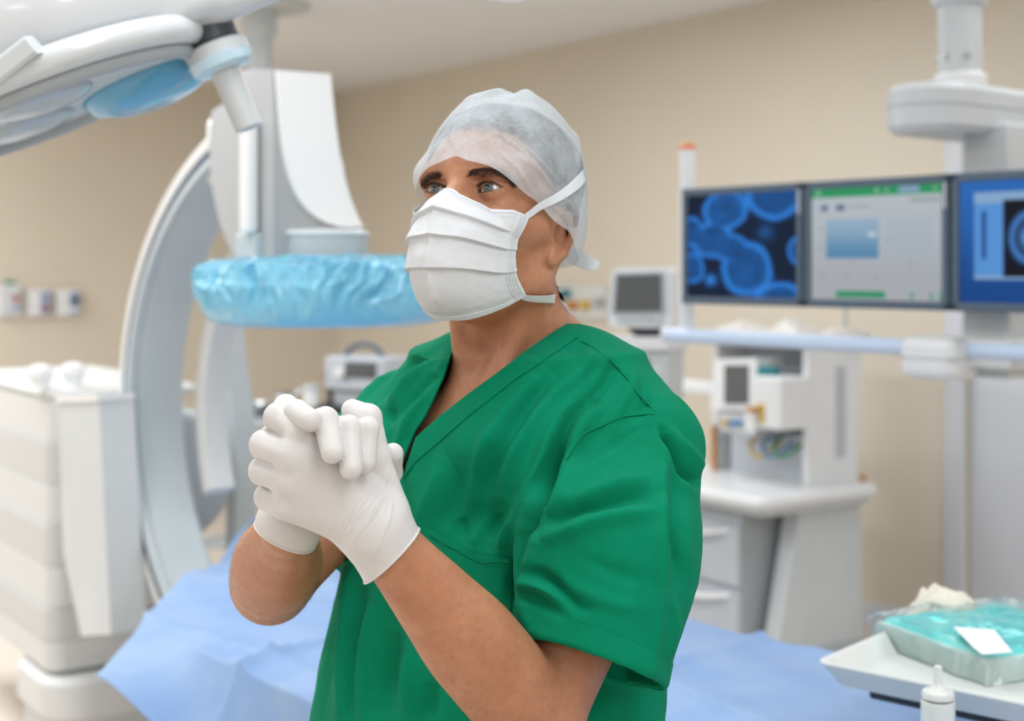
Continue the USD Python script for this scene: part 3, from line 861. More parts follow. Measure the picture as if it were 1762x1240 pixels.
def sstep(a, b, x):
    t = np.clip((x - a) / (b - a), 0, 1)
    return t * t * (3 - 2 * t)


def cells_picture(u, v):
    blobs = [(0.36, 0.16, 0.20, 0.18), (0.80, 0.02, 0.26, 0.24), (0.24, 0.45, 0.20, 0.17), (0.55, 0.72, 0.22, 0.24), (1.02, 0.56, 0.11, 0.13), (0.04, 0.36, 0.10, 0.14), (0.04, 0.72, 0.12, 0.15), (0.86, 1.06, 0.25, 0.20), (0.40, 0.52, 0.16, 0.13)]
    q = np.full(len(u), 9.0)
    n = meshkit.fbm(np.stack([u * 5, v * 5, 0 * u], 1), 3, 5) - 0.5
    for cx, cy, rx, ry in blobs:
        w = np.sqrt(((u - cx) / rx) ** 2 + ((v - cy) / ry) ** 2) + n * 0.22
        q = np.minimum(q, w) if False else -np.log(np.exp(-q * 14) + np.exp(-w * 14)) / 14
    ins = 1 - sstep(0.9, 1.02, q)
    ring = np.exp(-((q - 0.93) / 0.11) ** 2)
    tex = meshkit.fbm(np.stack([u * 14, v * 14, 0 * u + 3], 1), 3, 9)
    spot = np.exp(-(((u - 0.22) ** 2 + (v - 0.83) ** 2) / 0.0022)) + 0.3 * np.exp(-(((u - 0.72) ** 2 + (v - 0.38) ** 2) / 0.004))
    base = np.array(lin(8, 26, 50)); mid = np.array(lin(22, 88, 158)); hi = np.array(lin(46, 132, 226))
    c = base + (mid - base) * (ins * (0.45 + 0.9 * tex))[:, None] * 0.8
    return c + (hi - c) * np.clip(ring * 0.85 + spot, 0, 1)[:, None]


def box_(u, v, a, b, c, d, e=0.006):
    return sstep(a - e, a + e, u) * (1 - sstep(c - e, c + e, u)) * sstep(b - e, b + e, v) * (1 - sstep(d - e, d + e, v))


def chart_picture(u, v):
    c = np.array(lin(176, 184, 190)) + (np.array(lin(164, 168, 174)) - np.array(lin(176, 184, 190))) * sstep(0.1, 0.9, v)[:, None]
    def put(m, col, k=1.0):
        nonlocal c
        c = c + (np.asarray(col) - c) * (np.clip(m, 0, 1) * k)[:, None]
    put(box_(u, v, 0.0, 0.0, 1.0, 0.085), lin(44, 144, 92))
    put(box_(u, v, 0.03, 0.015, 0.08, 0.07), lin(120, 180, 150), 0.7)
    put(box_(u, v, 0.68, 0.012, 0.83, 0.07), lin(128, 158, 184))
    put(box_(u, v, 0.50, 0.02, 0.53, 0.06) + box_(u, v, 0.58, 0.02, 0.6, 0.06) + box_(u, v, 0.93, 0.02, 0.95, 0.06), lin(150, 190, 170), 0.7)
    put(box_(u, v, 0.08, 0.15, 0.135, 0.205) + box_(u, v, 0.2, 0.15, 0.27, 0.205), lin(74, 92, 128), 0.9)
    put(box_(u, v, 0.3, 0.165, 0.46, 0.18) + box_(u, v, 0.76, 0.12, 0.97, 0.15), lin(128, 136, 142), 0.7)
    g = sstep(0.28, 0.62, v)[:, None]
    blue = np.array(lin(144, 170, 192)) * (1 - g) + np.array(lin(84, 132, 168)) * g
    m = box_(u, v, 0.12, 0.28, 0.53, 0.63)
    c = c + (blue - c) * m[:, None]
    put(box_(u, v, 0.45, 0.4, 0.51, 0.44, 0.012), lin(200, 210, 216), 0.8)
    put(box_(u, v, 0.6, 0.28, 0.92, 0.62, 0.01), lin(160, 174, 184), 0.6)
    for a, b in ((0.06, 0.35), (0.06, 0.53), (0.58, 0.46), (0.31, 0.66), (0.75, 0.67), (0.08, 0.78), (0.27, 0.78), (0.5, 0.78)):
        put(box_(u, v, a, b, a + 0.035, b + 0.02, 0.01), lin(122, 132, 140), 0.6)
    for k in range(5):
        put(box_(u, v, 0.04, 0.75 + 0.035 * k, 0.96, 0.754 + 0.035 * k, 0.004), lin(150, 156, 162), 0.4)
    put(box_(u, v, 0.2, 0.915, 0.58, 0.975), lin(40, 138, 96))
    put(box_(u, v, 0.76, 0.92, 0.79, 0.98) + box_(u, v, 0.9, 0.92, 0.93, 0.98) + box_(u, v, 0.97, 0.9, 1.0, 1.0), lin(70, 150, 112), 0.8)
    return c


def scan_picture(u, v):
    c = np.array(lin(38, 100, 176)) + (np.array(lin(16, 66, 132)) - np.array(lin(38, 100, 176))) * sstep(0.0, 1.0, v)[:, None]
    def put(m, col, k=1.0):
        nonlocal c
        c = c + (np.asarray(col) - c) * (np.clip(m, 0, 1) * k)[:, None]
    put(box_(u, v, 0.1, 0.1, 0.95, 0.8), lin(84, 142, 206))
    put(box_(u, v, 0.1, 0.1, 0.95, 0.19) + box_(u, v, 0.1, 0.775, 0.95, 0.805), lin(140, 168, 196), 0.8)
    put(box_(u, v, 0.15, 0.25, 0.18, 0.64), lin(24, 70, 134))
    put(box_(u, v, 0.29, 0.165, 0.93, 0.785), lin(10, 12, 20))
    w = np.sqrt(((u - 0.46) / 0.115) ** 2 + ((v - 0.47) / 0.185) ** 2)
    put(np.exp(-((w - 1.0) / 0.16) ** 2), lin(64, 118, 188))
    put(np.exp(-(w / 0.52) ** 2), lin(82, 140, 214))
    put(np.exp(-((w - 0.3) / 0.08) ** 2), lin(120, 170, 230), 0.5)
    return c


bo = thing('monitor_boom', 'white ceiling-mounted boom with a square column and a long pale blue rail', 'monitor boom', FB.o, FB.rotz)
ra = FB.hit(1150, 577, y=0.06); rail_z = 1.374
part(bo, 'rail', cyl((ra[0], 0.06, rail_z), (1.75, 0.06, rail_z), 0.0215), M['rail_metal'])
part(bo, 'rail_cap', cyl((ra[0] - 0.012, 0.06, rail_z), (ra[0] + 0.002, 0.06, rail_z), 0.023), M['white_plastic'])
cx0, cx1, cz0, cz1 = FB.rect(1544, 577, 1640, 658, -0.02)
part(bo, 'rail_clamp', rbox(cx0, cx1, -0.02, 0.12, cz0, cz1, 0.028, 20), M['white_plastic'])
part(bo, 'clamp_seam', rbox(cx0 - 0.001, cx1 + 0.001, -0.022, 0.122, (cz0 + cz1) / 2 - 0.001, (cz0 + cz1) / 2 + 0.002, 0.001), M['mid_grey'])
qa = FB.hit(1190, 300, y=0.1)
zt = FB.hit(1190, 258, y=0.1)[2]
part(bo, 'post', cyl((qa[0], 0.08, rail_z), (qa[0], 0.08, zt), 0.0225), M['white_plastic'])
part(bo, 'post_cap', lathe([(0.0235, 0.0), (0.024, 0.003), (0.023, 0.012), (0.016, 0.017)]).apply_translation((qa[0], 0.08, zt)), M['orange_plastic'], label='orange end cap')
# square column behind the screens
CXL, CXR = FB.hit(1655, 270, y=0.09)[0], FB.hit(1655, 270, y=0.09)[0] + 0.13
zlow = FB.hit(1700, 606, y=0.09)[2]
part(bo, 'column', rbox(CXL, CXR, 0.09, 0.25, rail_z - 0.07, 1.93, 0.012), M['grey_plastic'])
part(bo, 'column_foot', rbox(CXL - 0.03, CXR + 0.03, 0.05, 0.28, rail_z - 0.045, rail_z + 0.03, 0.012), M['band_grey'])
part(bo, 'screen_mount', rbox(0.1, 1.3, 0.05, 0.09, 1.6, 1.68, 0.008), M['bezel_grey'])
# rounded box under the ceiling tube, its long axis running back
bx = FB.hit(1630, 190, y=-0.05)
bc = FB.to(W(1676, 190, 3.42))
hw = 0.105
z0b, z1b = 1.905, 2.022
xc = bc[0] - hw
stad = [Manifold.cylinder(z1b - z0b - 0.03, hw, -1, 48).translate((xc, yy, z0b + 0.015)) for yy in (bc[1] - 0.02, bc[1] + 0.42)] + [Manifold.cylinder(z1b - z0b, hw - 0.014, -1, 48).translate((xc, yy, z0b)) for yy in (bc[1] - 0.02, bc[1] + 0.42)]
part(bo, 'joint_box', Manifold.batch_hull(stad), M['grey_plastic'], 40)
part(bo, 'joint_band', Manifold.batch_hull([Manifold.cylinder(0.004, hw + 0.0012, -1, 48).translate((xc, yy, (z0b + z1b) / 2 + 0.004)) for yy in (bc[1] - 0.02, bc[1] + 0.42)]), M['mid_grey'], 40)
tc = FB.to(W(1652, 100, 3.52))
for nm, pr, m_ in (('ceiling_tube', [(0.0525, z1b), (0.0525, CEIL - 0.02)], 'grey_plastic'), ('tube_collar', [(0.062, z1b - 0.002), (0.064, z1b + 0.003), (0.064, z1b + 0.028), (0.058, z1b + 0.034)], 'white_plastic'),
                   ('tube_flange', [(0.058, 2.222), (0.068, 2.232), (0.068, 2.30), (0.06, 2.305)], 'grey_plastic'), ('ceiling_rose', [(0.15, CEIL - 0.04), (0.16, CEIL - 0.03), (0.16, CEIL)], 'white_plastic')):
    L = lathe(pr, 40); L.apply_translation((tc[0], tc[1], 0)); part(bo, nm, L, M[m_], 40)
for ang in (200, 262, 320):
    a_ = math.radians(ang); d_ = np.array([math.cos(a_), math.sin(a_), 0])
    part(bo, 'screw', cyl(np.array([tc[0], tc[1], 2.094]) + d_ * 0.05, np.array([tc[0], tc[1], 2.094]) + d_ * 0.06, 0.0075), M['steel'])

LAB = ['left flat monitor showing glowing blue cells on black', 'middle flat monitor showing a pale chart page with a green header', 'right flat monitor showing a blue page with a dark ringed scan']
for k in range(3):
    t = thing('monitor', LAB[k], 'monitor', FB.back([MW * k, 0, 0]), FB.rotz, 'three monitors mounted side by side on the boom')
    e = 0.004
    part(t, 'bezel', [rbox(e, MW - e, -0.004, 0.02, MZ1 - 0.022, MZ1, 0.004), rbox(e, MW - e, -0.004, 0.02, MZ0, MZ0 + 0.022, 0.004),
                      rbox(e, e + 0.02, -0.004, 0.02, MZ0, MZ1, 0.004), rbox(MW - e - 0.02, MW - e, -0.004, 0.02, MZ0, MZ1, 0.004)], M['bezel_grey'])
    part(t, 'back_cover', rbox(e + 0.004, MW - e - 0.004, 0.006, 0.05, MZ0 + 0.004, MZ1 - 0.004, 0.012), M['bezel_grey'])
    m_, c_ = screen_mesh(e + 0.018, MW - e - 0.018, MZ0 + 0.02, MZ1 - 0.02, 0.004, (cells_picture, chart_picture, scan_picture)[k])
    part(t, 'screen', m_, M['lit_screen'], False, col=c_)
    if k < 2:
        part(t, 'side_button_strip', rbox(MW - e - 0.014, MW - e - 0.006, -0.006, 0.0, MZ1 - 0.085, MZ1 - 0.02, 0.002), M['panel_grey'])

# ------------------------------------------------------------------ two small monitors on a stand, left of the boom
FV = Frame(W(1098, 600, 4.9) * np.array([1, 1, 0]), -30)
t = thing('vital_signs_monitor', 'small off-white vital signs monitor with a blank grey screen on a dark foot', 'patient monitor', FV.o, -30)
def fv(px, py, y=0.0):
    h_ = FV.hit(px, py, y=y); return (h_[0], h_[2])
part(t, 'case', extr([fv(1046, 556), fv(1052, 472), fv(1060, 461), fv(1146, 459), fv(1153, 468), fv(1156, 556), fv(1148, 564), fv(1054, 563)], 0.0, 0.07), M['white_plastic'])
part(t, 'bezel_frame', extr([fv(1054, 541), fv(1059, 469), fv(1144, 467), fv(1146, 540)], -0.008, 0.004), M['panel_grey'])
part(t, 'screen', extr([fv(1060, 536), fv(1064, 473), fv(1139, 471), fv(1140, 535)], -0.012, 0.0), M['screen_glass'])
part(t, 'button_strip', extr([fv(1064, 556), fv(1064, 546), fv(1120, 545), fv(1120, 555)], -0.006, 0.002), M['cool_grey'])
part(t, 'button', extr([fv(1124, 556), fv(1124, 546), fv(1140, 546), fv(1140, 556)], -0.009, 0.002), M['cool_grey'])
part(t, 'swivel_foot', extr([fv(1075, 563), fv(1140, 563), fv(1128, 578), fv(1090, 578)], 0.01, 0.08), M['dark_plastic'])
zz = fv(1100, 590)[1]
t2 = thing('ventilator_monitor', 'boxy off-white monitor with a little dark screen beside the green shoulder', 'patient monitor', FV.o, -30)
part(t2, 'case', extr([fv(1040, 690), fv(1040, 600), fv(1150, 600), fv(1146, 692)], 0.0, 0.14), M['grey_plastic'])
part(t2, 'top_shelf', extr([fv(1030, 601), fv(1030, 579), fv(1153, 579), fv(1153, 601)], -0.02, 0.16), M['white_plastic'])
part(t2, 'screen', extr([fv(1068, 650), fv(1068, 620), fv(1117, 620), fv(1116, 650)], -0.008, 0.004), M['screen_glass'])
for k in range(3):
    part(t2, 'key', extr([fv(1126, 638 + 14 * k), fv(1126, 630 + 14 * k), fv(1136, 630 + 14 * k), fv(1136, 638 + 14 * k)], -0.006, 0.002), M['white_plastic'])
zb_ = fv(1100, 691)[1]
part(t2, 'stand_pole', cyl((-0.02, 0.07, 0.03), (-0.02, 0.07, zb_ + 0.01), 0.025), M['grey_plastic'])
part(t2, 'stand_base', lathe([(0.26, 0.0), (0.26, 0.03), (0.1, 0.06), (0.05, 0.07)]).apply_translation((-0.02, 0.07, 0)), M['grey_plastic'])

# ------------------------------------------------------------------ anaesthesia machine
fo = W(1392, 700, 5.45)
FM = Frame((fo[0], fo[1], 0))
am = thing('anaesthesia_machine', 'white anaesthesia workstation with a side panel, worktop and grey drawers below the rail', 'anaesthesia machine', FM.o, ROT)
def f0(px, py, y=0.0):
    h_ = FM.hit(px, py, y=y); return (h_[0], h_[2])
def fz(px, py, x=0.0):
    h_ = FM.hit(px, py, x=x); return (h_[1], h_[2])
xl = f0(1228, 700)[0]
zsh = f0(1392, 838)[1]
ztop = f0(1392, 588)[1]
D = fz(1478, 700)[0]
side = [fz(1391, 840), fz(1391, 588), (fz(1484, 590)[0], ztop + 0.0), (fz(1478, 700)[0], fz(1478, 700)[1]), (fz(1474, 836)[0], zsh)]
sp = prof_yz(side, -0.03, 0.0)
part(am, 'side_panel', sp, M['white_plastic'])
part(am, 'side_recess', prof_yz([(D * 0.52, zsh + 0.1), (D * 0.52, ztop - 0.1), (D * 0.72, ztop - 0.1), (D * 0.72, zsh + 0.1)], -0.004, 0.002), M['panel_grey'])
part(am, 'left_panel', rbox(xl - 0.03, xl, 0.02, D, zsh - 0.02, ztop, 0.006), M['white_plastic'])
part(am, 'back_panel', rbox(xl - 0.01, -0.02, D * 0.62, D * 0.75, zsh - 0.02, ztop - 0.01, 0.004), M['panel_grey'])
part(am, 'top_shelf', rbox(xl - 0.06, 0.03, -0.06, D + 0.05, ztop - 0.012, ztop + 0.02, 0.01), M['white_plastic'])
part(am, 'lower_back', extr([f0(1246, 834), f0(1246, 748), f0(1386, 750), f0(1386, 838)], 0.04, 0.1), M['panel_grey'])
# screen unit
part(am, 'screen_unit', extr([f0(1222, 704, -0.1), f0(1230, 618, -0.1), f0(1302, 616, -0.1), f0(1302, 708, -0.1)], -0.1, 0.04), M['white_plastic'])
part(am, 'screen', extr([f0(1248, 694, -0.1), f0(1248, 628, -0.1), f0(1288, 628, -0.1), f0(1288, 694, -0.1)], -0.106, -0.09), M['screen_glass'])
part(am, 'control_panel', extr([f0(1240, 742, -0.1), f0(1236, 710, -0.1), f0(1300, 712, -0.1), f0(1300, 750, -0.1)], -0.1, 0.04), M['grey_plastic'])
for px, m_ in ((1251, 'yellow_plastic'), (1262, 'blue_plastic'), (1274, 'blue_plastic')):
    q = FM.hit(px, 727, y=-0.1)
    part(am, 'control_knob', cyl((q[0], -0.098, q[2]), (q[0], -0.12, q[2]), 0.013), M[m_])
# vaporiser block in the bay
va0, va1, vz0, vz1 = FM.rect(1296, 646, 1345, 742, -0.16)
part(am, 'vaporizer', rbox(va0, va1, -0.16, 0.0, vz0, vz1, 0.012), M['white_plastic'])
q = FM.hit(1322, 644, y=-0.08)
part(am, 'vaporizer_dial', lathe([(0.044, 0.0), (0.046, 0.006), (0.044, 0.026), (0.034, 0.032)]).apply_translation((q[0], -0.08, vz1 - 0.002)), M['teal_plastic'], label='teal dial on the vaporizer')
va = FM.hit(1310, 712, y=-0.162)
part(am, 'label_tag', rbox(va[0] - 0.012, va[0] + 0.016, -0.165, -0.158, va[2] - 0.035, va[2] + 0.04, 0.003), M['yellow_plastic'])
part(am, 'valve_block', extr([f0(1282, 740, -0.18), f0(1282, 704, -0.18), f0(1297, 704, -0.18), f0(1297, 740, -0.18)], -0.18, -0.1), M['white_plastic'])
part(am, 'valve_ring', extr([f0(1284, 708, -0.19), f0(1284, 700, -0.19), f0(1298, 700, -0.19), f0(1298, 708, -0.19)], -0.19, -0.11), M['amber_pole'])
for zz_ in (676, 734):
    q = FM.hit(1376, zz_, y=0.03)
    part(am, 'connector', cyl((q[0], 0.06, q[2]), (q[0], -0.02, q[2]), 0.022), M['dark_plastic'])
for k, (px, m_) in enumerate(((1308, 'yellow_plastic'), (1330, 'blue_plastic'), (1348, 'green_plastic'))):
    a_ = FM.hit(px - 4, 752, y=0.03); b_ = FM.hit(px + 8, 786, y=-0.02)
    loop = spline([(a_[0], 0.05, a_[2]), (a_[0] + 0.01, -0.02, (a_[2] + b_[2]) / 2), (b_[0] - 0.01, -0.04, b_[2]), (b_[0] + 0.02, 0.0, b_[2] + 0.03), (b_[0] + 0.03, 0.05, a_[2] - 0.01)], 24)
    part(am, 'gas_hose', tube(loop, 0.007), M[m_])
# worktop
wt = [FM.hit(1180, 812, z=zsh), FM.hit(1375, 896, z=zsh), FM.hit(1502, 868, z=zsh), FM.hit(1470, 838, z=zsh)]
fy = FM.hit(1370, 890, z=zsh - 0.04)[1]
w_l = FM.hit(1190, 830, z=zsh)[0]
wx1 = FM.hit(1500, 868, z=zsh)
part(am, 'worktop', rplan(xl - 0.2, 0.105, fy, D + 0.02, 0.06, zsh - 0.045, zsh, 0.012), M['white_plastic'])
part(am, 'worktop_edge', rplan(xl - 0.17, 0.08, fy + 0.04, D, 0.05, zsh - 0.075, zsh - 0.04, 0.01), M['grey_plastic'])
# drawers: cabinet under the left of the worktop
dy = fy + 0.09
cxr = f0(1272, 950, dy)[0]
part(am, 'cabinet', rbox(xl - 0.14, cxr, dy + 0.012, D - 0.02, 0.1, zsh - 0.07, 0.01), M['mid_grey'])
zd = [f0(1230, y, dy)[1] for y in (898, 1000, 1008, 1100, 1108, 1190)]
for k in range(3):
    dw = part(am, 'drawer', rbox(xl - 0.135, cxr - 0.004, dy - 0.004, dy + 0.016, zd[2 * k + 1], zd[2 * k], 0.006), M['panel_grey'])
    hz = zd[2 * k] - 0.02
    part(dw, 'handle', tube(spline([(xl - 0.1, dy, hz), (xl - 0.02, dy - 0.03, hz - 0.012), (cxr - 0.12, dy - 0.03, hz - 0.012), (cxr - 0.05, dy, hz)], 16), 0.011), M['white_plastic'])
# sloping leg panel under the right end
leg = [fz(1340, 1112, 0.02), fz(1376, 880, 0.02), (D - 0.01, zsh - 0.06), (D - 0.01, 0.08), (fz(1340, 1112, 0.02)[0] - 0.06, 0.08)]
part(am, 'leg_panel', prof_yz(leg, -0.06, 0.02), M['grey_plastic'])
part(am, 'inner_wall', rbox(cxr, -0.06, D - 0.1, D - 0.04, 0.1, zsh - 0.07, 0.004), M['mid_grey'])
part(am, 'base', rbox(xl - 0.15, 0.04, dy + 0.05, D, 0.04, 0.12, 0.02), M['mid_grey'])
for sx in (xl - 0.08, -0.04):
    for sy in (dy + 0.1, D - 0.06):
        part(am, 'castor', cyl((sx - 0.015, sy, 0.04), (sx + 0.015, sy, 0.04), 0.04), M['rubber'])
q = FM.hit(1235, 760, y=0.02)
part(am, 'side_pole', cyl((q[0], 0.0, zsh), (q[0], 0.0, f0(1235, 732)[1]), 0.011), M['amber_pole'], label='amber upright pole left of the bay')
q = FM.hit(1485, 850, y=D + 0.03)
part(am, 'side_bracket', rbox(q[0] - 0.008, q[0] + 0.008, D + 0.015, D + 0.04, zsh - 0.08, zsh + 0.02, 0.004), M['amber_pole'], label='amber bracket at the right end')
# swing arm towards the small monitors
s0 = FM.hit(1232, 668, y=0.0); s1 = FM.hit(1152, 672, y=0.0)
part(am, 'swing_arm', [rbox(s1[0] + 0.01, s0[0] + 0.05, 0.0, 0.06, s0[2] - 0.032, s0[2] + 0.022, 0.012)], M['white_plastic'])
part(am, 'arm_joint', [cyl((s1[0] + 0.02, 0.03, s0[2] - 0.06), (s1[0] + 0.02, 0.03, s0[2] + 0.035), 0.024)], M['panel_grey'])
q = FM.hit(1455, 560, y=D * 0.7)
part(am, 'drip_rod', cyl((q[0], D * 0.7, ztop), (q[0], D * 0.7, ztop + 0.3), 0.006), M['mid_grey'])


# crumpled white bags on the machine's top
def crumple(cx, cy, z, rx, ry, h, seed):
    def fn(u, v):
        a = u * 2 * np.pi; r = v
        x = r * np.cos(a); y = r * np.sin(a)
        n = meshkit.fbm(np.stack([x * 2.2 + seed, y * 2.2, 0 * x + seed], 1), 4, seed)
        zz_ = h * (1 - r ** 2.2) * (0.45 + 1.1 * n)
        return np.stack([cx + rx * x * (0.9 + 0.25 * n), cy + ry * y * (0.9 + 0.25 * n), z + np.maximum(zz_, 0.001)], 1)
    return sheet(fn, 61, 24)


for k, (x_, y_, rx, h_) in enumerate([(xl + 0.10, 0.08, 0.14, 0.035), (-0.14, 0.06, 0.12, 0.055), (-0.0, 0.2, 0.075, 0.03)]):
    m_ = crumple(0, 0, 0, rx, 0.13, h_, 11 + k)
    t = thing('crumpled_bag', ['crumpled clear-white bag at the left of the machine top', 'taller crumpled white bag in the middle of the machine top', 'small crumpled white bag at the right rear of the machine top'][k], 'bag', FM.back([x_, y_, ztop + 0.021]), ROT, 'crumpled bags on the anaesthesia machine')
    part(t, 'bag_body', (m_[0], m_[1][:, ::-1]), M['milky_bag'], 50)

# ------------------------------------------------------------------ operating table and its drape
ZT = 0.82
FT = Frame((-0.79, 3.01, 0), -50.5)
ot = thing('operating_table', 'operating table with a steel column, nearly all hidden under the blue drape', 'operating table', FT.o, FT.rotz)
WD = FT.to(np.array([-0.82, 4.54, 0]))[1]
ol = FT.to(np.array([-0.82, 4.54, 0]))[0]
part(ot, 'table_top', plan([(0.12, 0.1), (2.75, 0.1), (2.75, WD - 0.08), (ol + 0.14, WD - 0.08)], ZT - 0.1, ZT - 0.03), M['dark_plastic'])
part(ot, 'side_bar', rbox(0.3, 2.7, WD - 0.075, WD - 0.055, ZT - 0.1, ZT - 0.07, 0.004), M['steel'])
part(ot, 'column', rplan(1.5, 1.9, 0.35, 0.65, 0.06, 0.1, ZT - 0.1, 0.01), M['steel'])
part(ot, 'base', rplan(1.1, 2.4, 0.25, 0.75, 0.1, 0.0, 0.12, 0.03), M['grey_plastic'])


def drape(u, v):
    """u along the table from its head end, v from the near hem (0) over the near edge (0.25) to the far edge (0.85) and down (1)."""
    L = 2.95
    a = np.clip((v - 0.25) / 0.6, 0, 1)                       # across the top
    near = np.clip((0.25 - v) / 0.25, 0, 1)                   # down the near side
    far = np.clip((v - 0.85) / 0.15, 0, 1)
    x = L * u + ol * a * (1 - u)
    y = WD * a
    z = np.full_like(x, ZT)
    flare = 1 - sstep(0.0, 0.24, u)
    run = 0.235 * near
    y = y - run * (0.70 * flare + 0.12 * (1 - flare))
    x = x + 0.165 * near * (1 - sstep(0.0, 0.3, u))
    z = z - run * (0.17 * flare + 1.3 * (1 - flare))
    z = z - 0.4 * far; y = y + 0.03 * far
    # soft folds and unfolding creases
    q = np.stack([x * 2.1, y * 3.2, 0 * x], 1)
    n = meshkit.fbm(q, 4, 21) - 0.5
    n2 = meshkit.fbm(np.stack([x * 7 + y * 3, y * 5 - x * 4, 0 * x + 4], 1), 3, 31) - 0.5
    z = z + 0.030 * n + 0.012 * n2
    for c in (0.42, 1.05, 1.7, 2.3):
        z = z + 0.022 * np.exp(-np.abs(x + 0.18 * (y - 0.1) - c) / 0.018) * (1 - 0.6 * far)
    for c in (0.04, 0.52, 0.95):
        z = z + 0.021 * np.exp(-np.abs(y - c - 0.03 * np.sin(x * 3)) / 0.018)
    # the near side hangs in shallow flutes
    y = y + near * (1 - flare) * 0.012 * np.sin(x * 22)
    # head end droops a little past the table
    end = 1 - sstep(0.0, 0.10, u)
    z = z - 0.05 * end ** 2 * sstep(0.3, 0.6, a) + 0.012 * end * np.sin(a * 9)
    return np.stack([x, y, z], 1)


v_, f_ = sheet(drape, 260, 150)
v_, f_ = solidify(v_, f_, 0.0025)
dp = thing('surgical_drape', 'large creased light blue drape spread over the table behind the person', 'drape', FT.o, FT.rotz)
part(dp, 'cloth', (v_, f_), M['drape_cloth'], True)


# cyan plastic bag over the detector
def bag(u, v):
    a = u * 2 * np.pi
    prof = np.array([(0.0, 1.447), (0.12, 1.445), (0.215, 1.447), (0.268, 1.462), (0.284, 1.497), (0.279, 1.538), (0.262, 1.562), (0.235, 1.574), (0.19, 1.579), (0.13, 1.584), (0.104, 1.600)])
    s = np.linspace(0, 1, len(prof))
    from scipy.interpolate import PchipInterpolator
    R, Z = PchipInterpolator(s, prof[:, 0])(v), PchipInterpolator(s, prof[:, 1])(v)
    amp = sstep(0.30, 0.50, v) * (1 - 0.55 * sstep(0.86, 1.0, v))
    cs_ = lambda m, ph=0: np.stack([np.cos(a + ph) * m, np.sin(a + ph) * m], 1)
    warp = meshkit.fbm(np.column_stack([cs_(2.2), v * 2.5]), 3, 3) - 0.5
    n = 0
    for k, fr in enumerate((5, 10, 19)):
        c2 = cs_(fr, 0.9 * warp)
        w = meshkit.noise(np.column_stack([c2, v * 0.9 + 7 * k + 1.3 * warp]), 40 + k)
        n = n + (1 - np.abs(2 * w - 1)) ** 3.0 / (1.0 + 0.55 * k)
    w2 = meshkit.noise(np.column_stack([cs_(13, 2 * warp), v * 11]), 57)
    n = n + 0.15 * (1 - np.abs(2 * w2 - 1)) ** 4 * sstep(0.12, 0.3, v)
    d = 0.021 * (amp + 0.12 * sstep(0.1, 0.3, v)) * (n - 0.55)
    R = R * (1 + 0.015 * np.sin(3 * a + 1)) + d * np.where(v < 0.72, 1.0, 0.35) * sstep(0.1, 0.3, v)
    Z = Z + d * np.where(v > 0.55, 0.75, 0.1)
    return np.stack([R * np.cos(a), R * np.sin(a), Z], 1)


v_, f_ = sheet(bag, 541, 130)
bg = thing('detector_cover', 'crinkled cyan plastic bag stretched over the round detector', 'plastic cover', (FC.back(dc0)[0], FC.back(dc0)[1], 0))
v_, f_ = (v_, f_[:, ::-1])
nn = vnormals(v_, f_)
if (nn * (v_ - np.array([0, 0, 1.53]))).sum() < 0: f_ = f_[:, ::-1]
part(bg, 'film', (v_, f_), M['bag_film'], True)
ringp = np.stack([0.106 * np.cos(np.linspace(0, 6.2832, 50)), 0.106 * np.sin(np.linspace(0, 6.2832, 50)), 1.5985 + 0 * np.linspace(0, 1, 50)], 1)
part(bg, 'elastic_hem', tube(ringp, 0.006, 8), M['bag_film'], True)

# ------------------------------------------------------------------ mayo stand with the tray at the lower right
tz = 1.0
tp = W(1402, 1137, (CAMZ - tz) * FPX / (1137 - HOR))
FY = Frame((tp[0], tp[1], 0), -41)
ms = thing('mayo_stand', 'off-white instrument stand with a raised-rim tray carrying the teal pack', 'instrument stand', FY.o, FY.rotz)
TLX, TLY = 0.56, 0.52
def loop(inset, z, n=10, rad=0.02):
    pts = []
    for cx, cy, a0_ in ((TLX - inset, inset, -90), (TLX - inset, TLY - inset, 0), (inset, TLY - inset, 90), (inset, inset, 180)):
        sx = -1 if cx > TLX / 2 else 1; sy = -1 if cy > TLY / 2 else 1
        for k in range(n):
            a_ = math.radians(a0_ + 90 * k / (n - 1))
            pts.append((cx + sx * rad + rad * math.cos(a_), cy + sy * rad + rad * math.sin(a_), z))
    return np.array(pts)
sec = [(0.020, -0.034), (0.0, -0.002), (0.001, 0.001), (0.005, 0.002), (0.012, 0.000), (0.034, -0.022), (0.042, -0.0245)]
secs = [loop(i_, tz + z_, rad=0.02 + 0.1 * max(0, 0)) for i_, z_ in sec]
V_ = np.concatenate(secs); n_ = len(secs[0]); F_ = []
for a_ in range(len(secs) - 1):
    for k in range(n_):
        q = (a_ * n_ + k, a_ * n_ + (k + 1) % n_, (a_ + 1) * n_ + (k + 1) % n_, (a_ + 1) * n_ + k)
        F_ += [(q[0], q[1], q[2]), (q[0], q[2], q[3])]
c0 = len(V_); V_ = np.vstack([V_, [[TLX / 2, TLY / 2, tz - 0.0245], [TLX / 2, TLY / 2, tz - 0.034]]])
for k in range(n_):
    F_.append(((len(secs) - 1) * n_ + k, (len(secs) - 1) * n_ + (k + 1) % n_, c0)); F_.append(((k + 1) % n_, k, c0 + 1))
part(ms, 'tray', (V_, np.array(F_)), M['tray_enamel'], 40)
part(ms, 'tray_holder', [rbox(0.06, TLX - 0.06, 0.05, 0.075, tz - 0.055, tz - 0.036, 0.005), rbox(0.06, TLX - 0.06, TLY - 0.075, TLY - 0.05, tz - 0.055, tz - 0.036, 0.005), rbox(TLX - 0.09, TLX - 0.06, 0.05, TLY - 0.05, tz - 0.055, tz - 0.036, 0.005)], M['dark_plastic'])
part(ms, 'pole', cyl((TLX - 0.07, TLY / 2, 0.05), (TLX - 0.07, TLY / 2, tz - 0.037), 0.016), M['steel'])
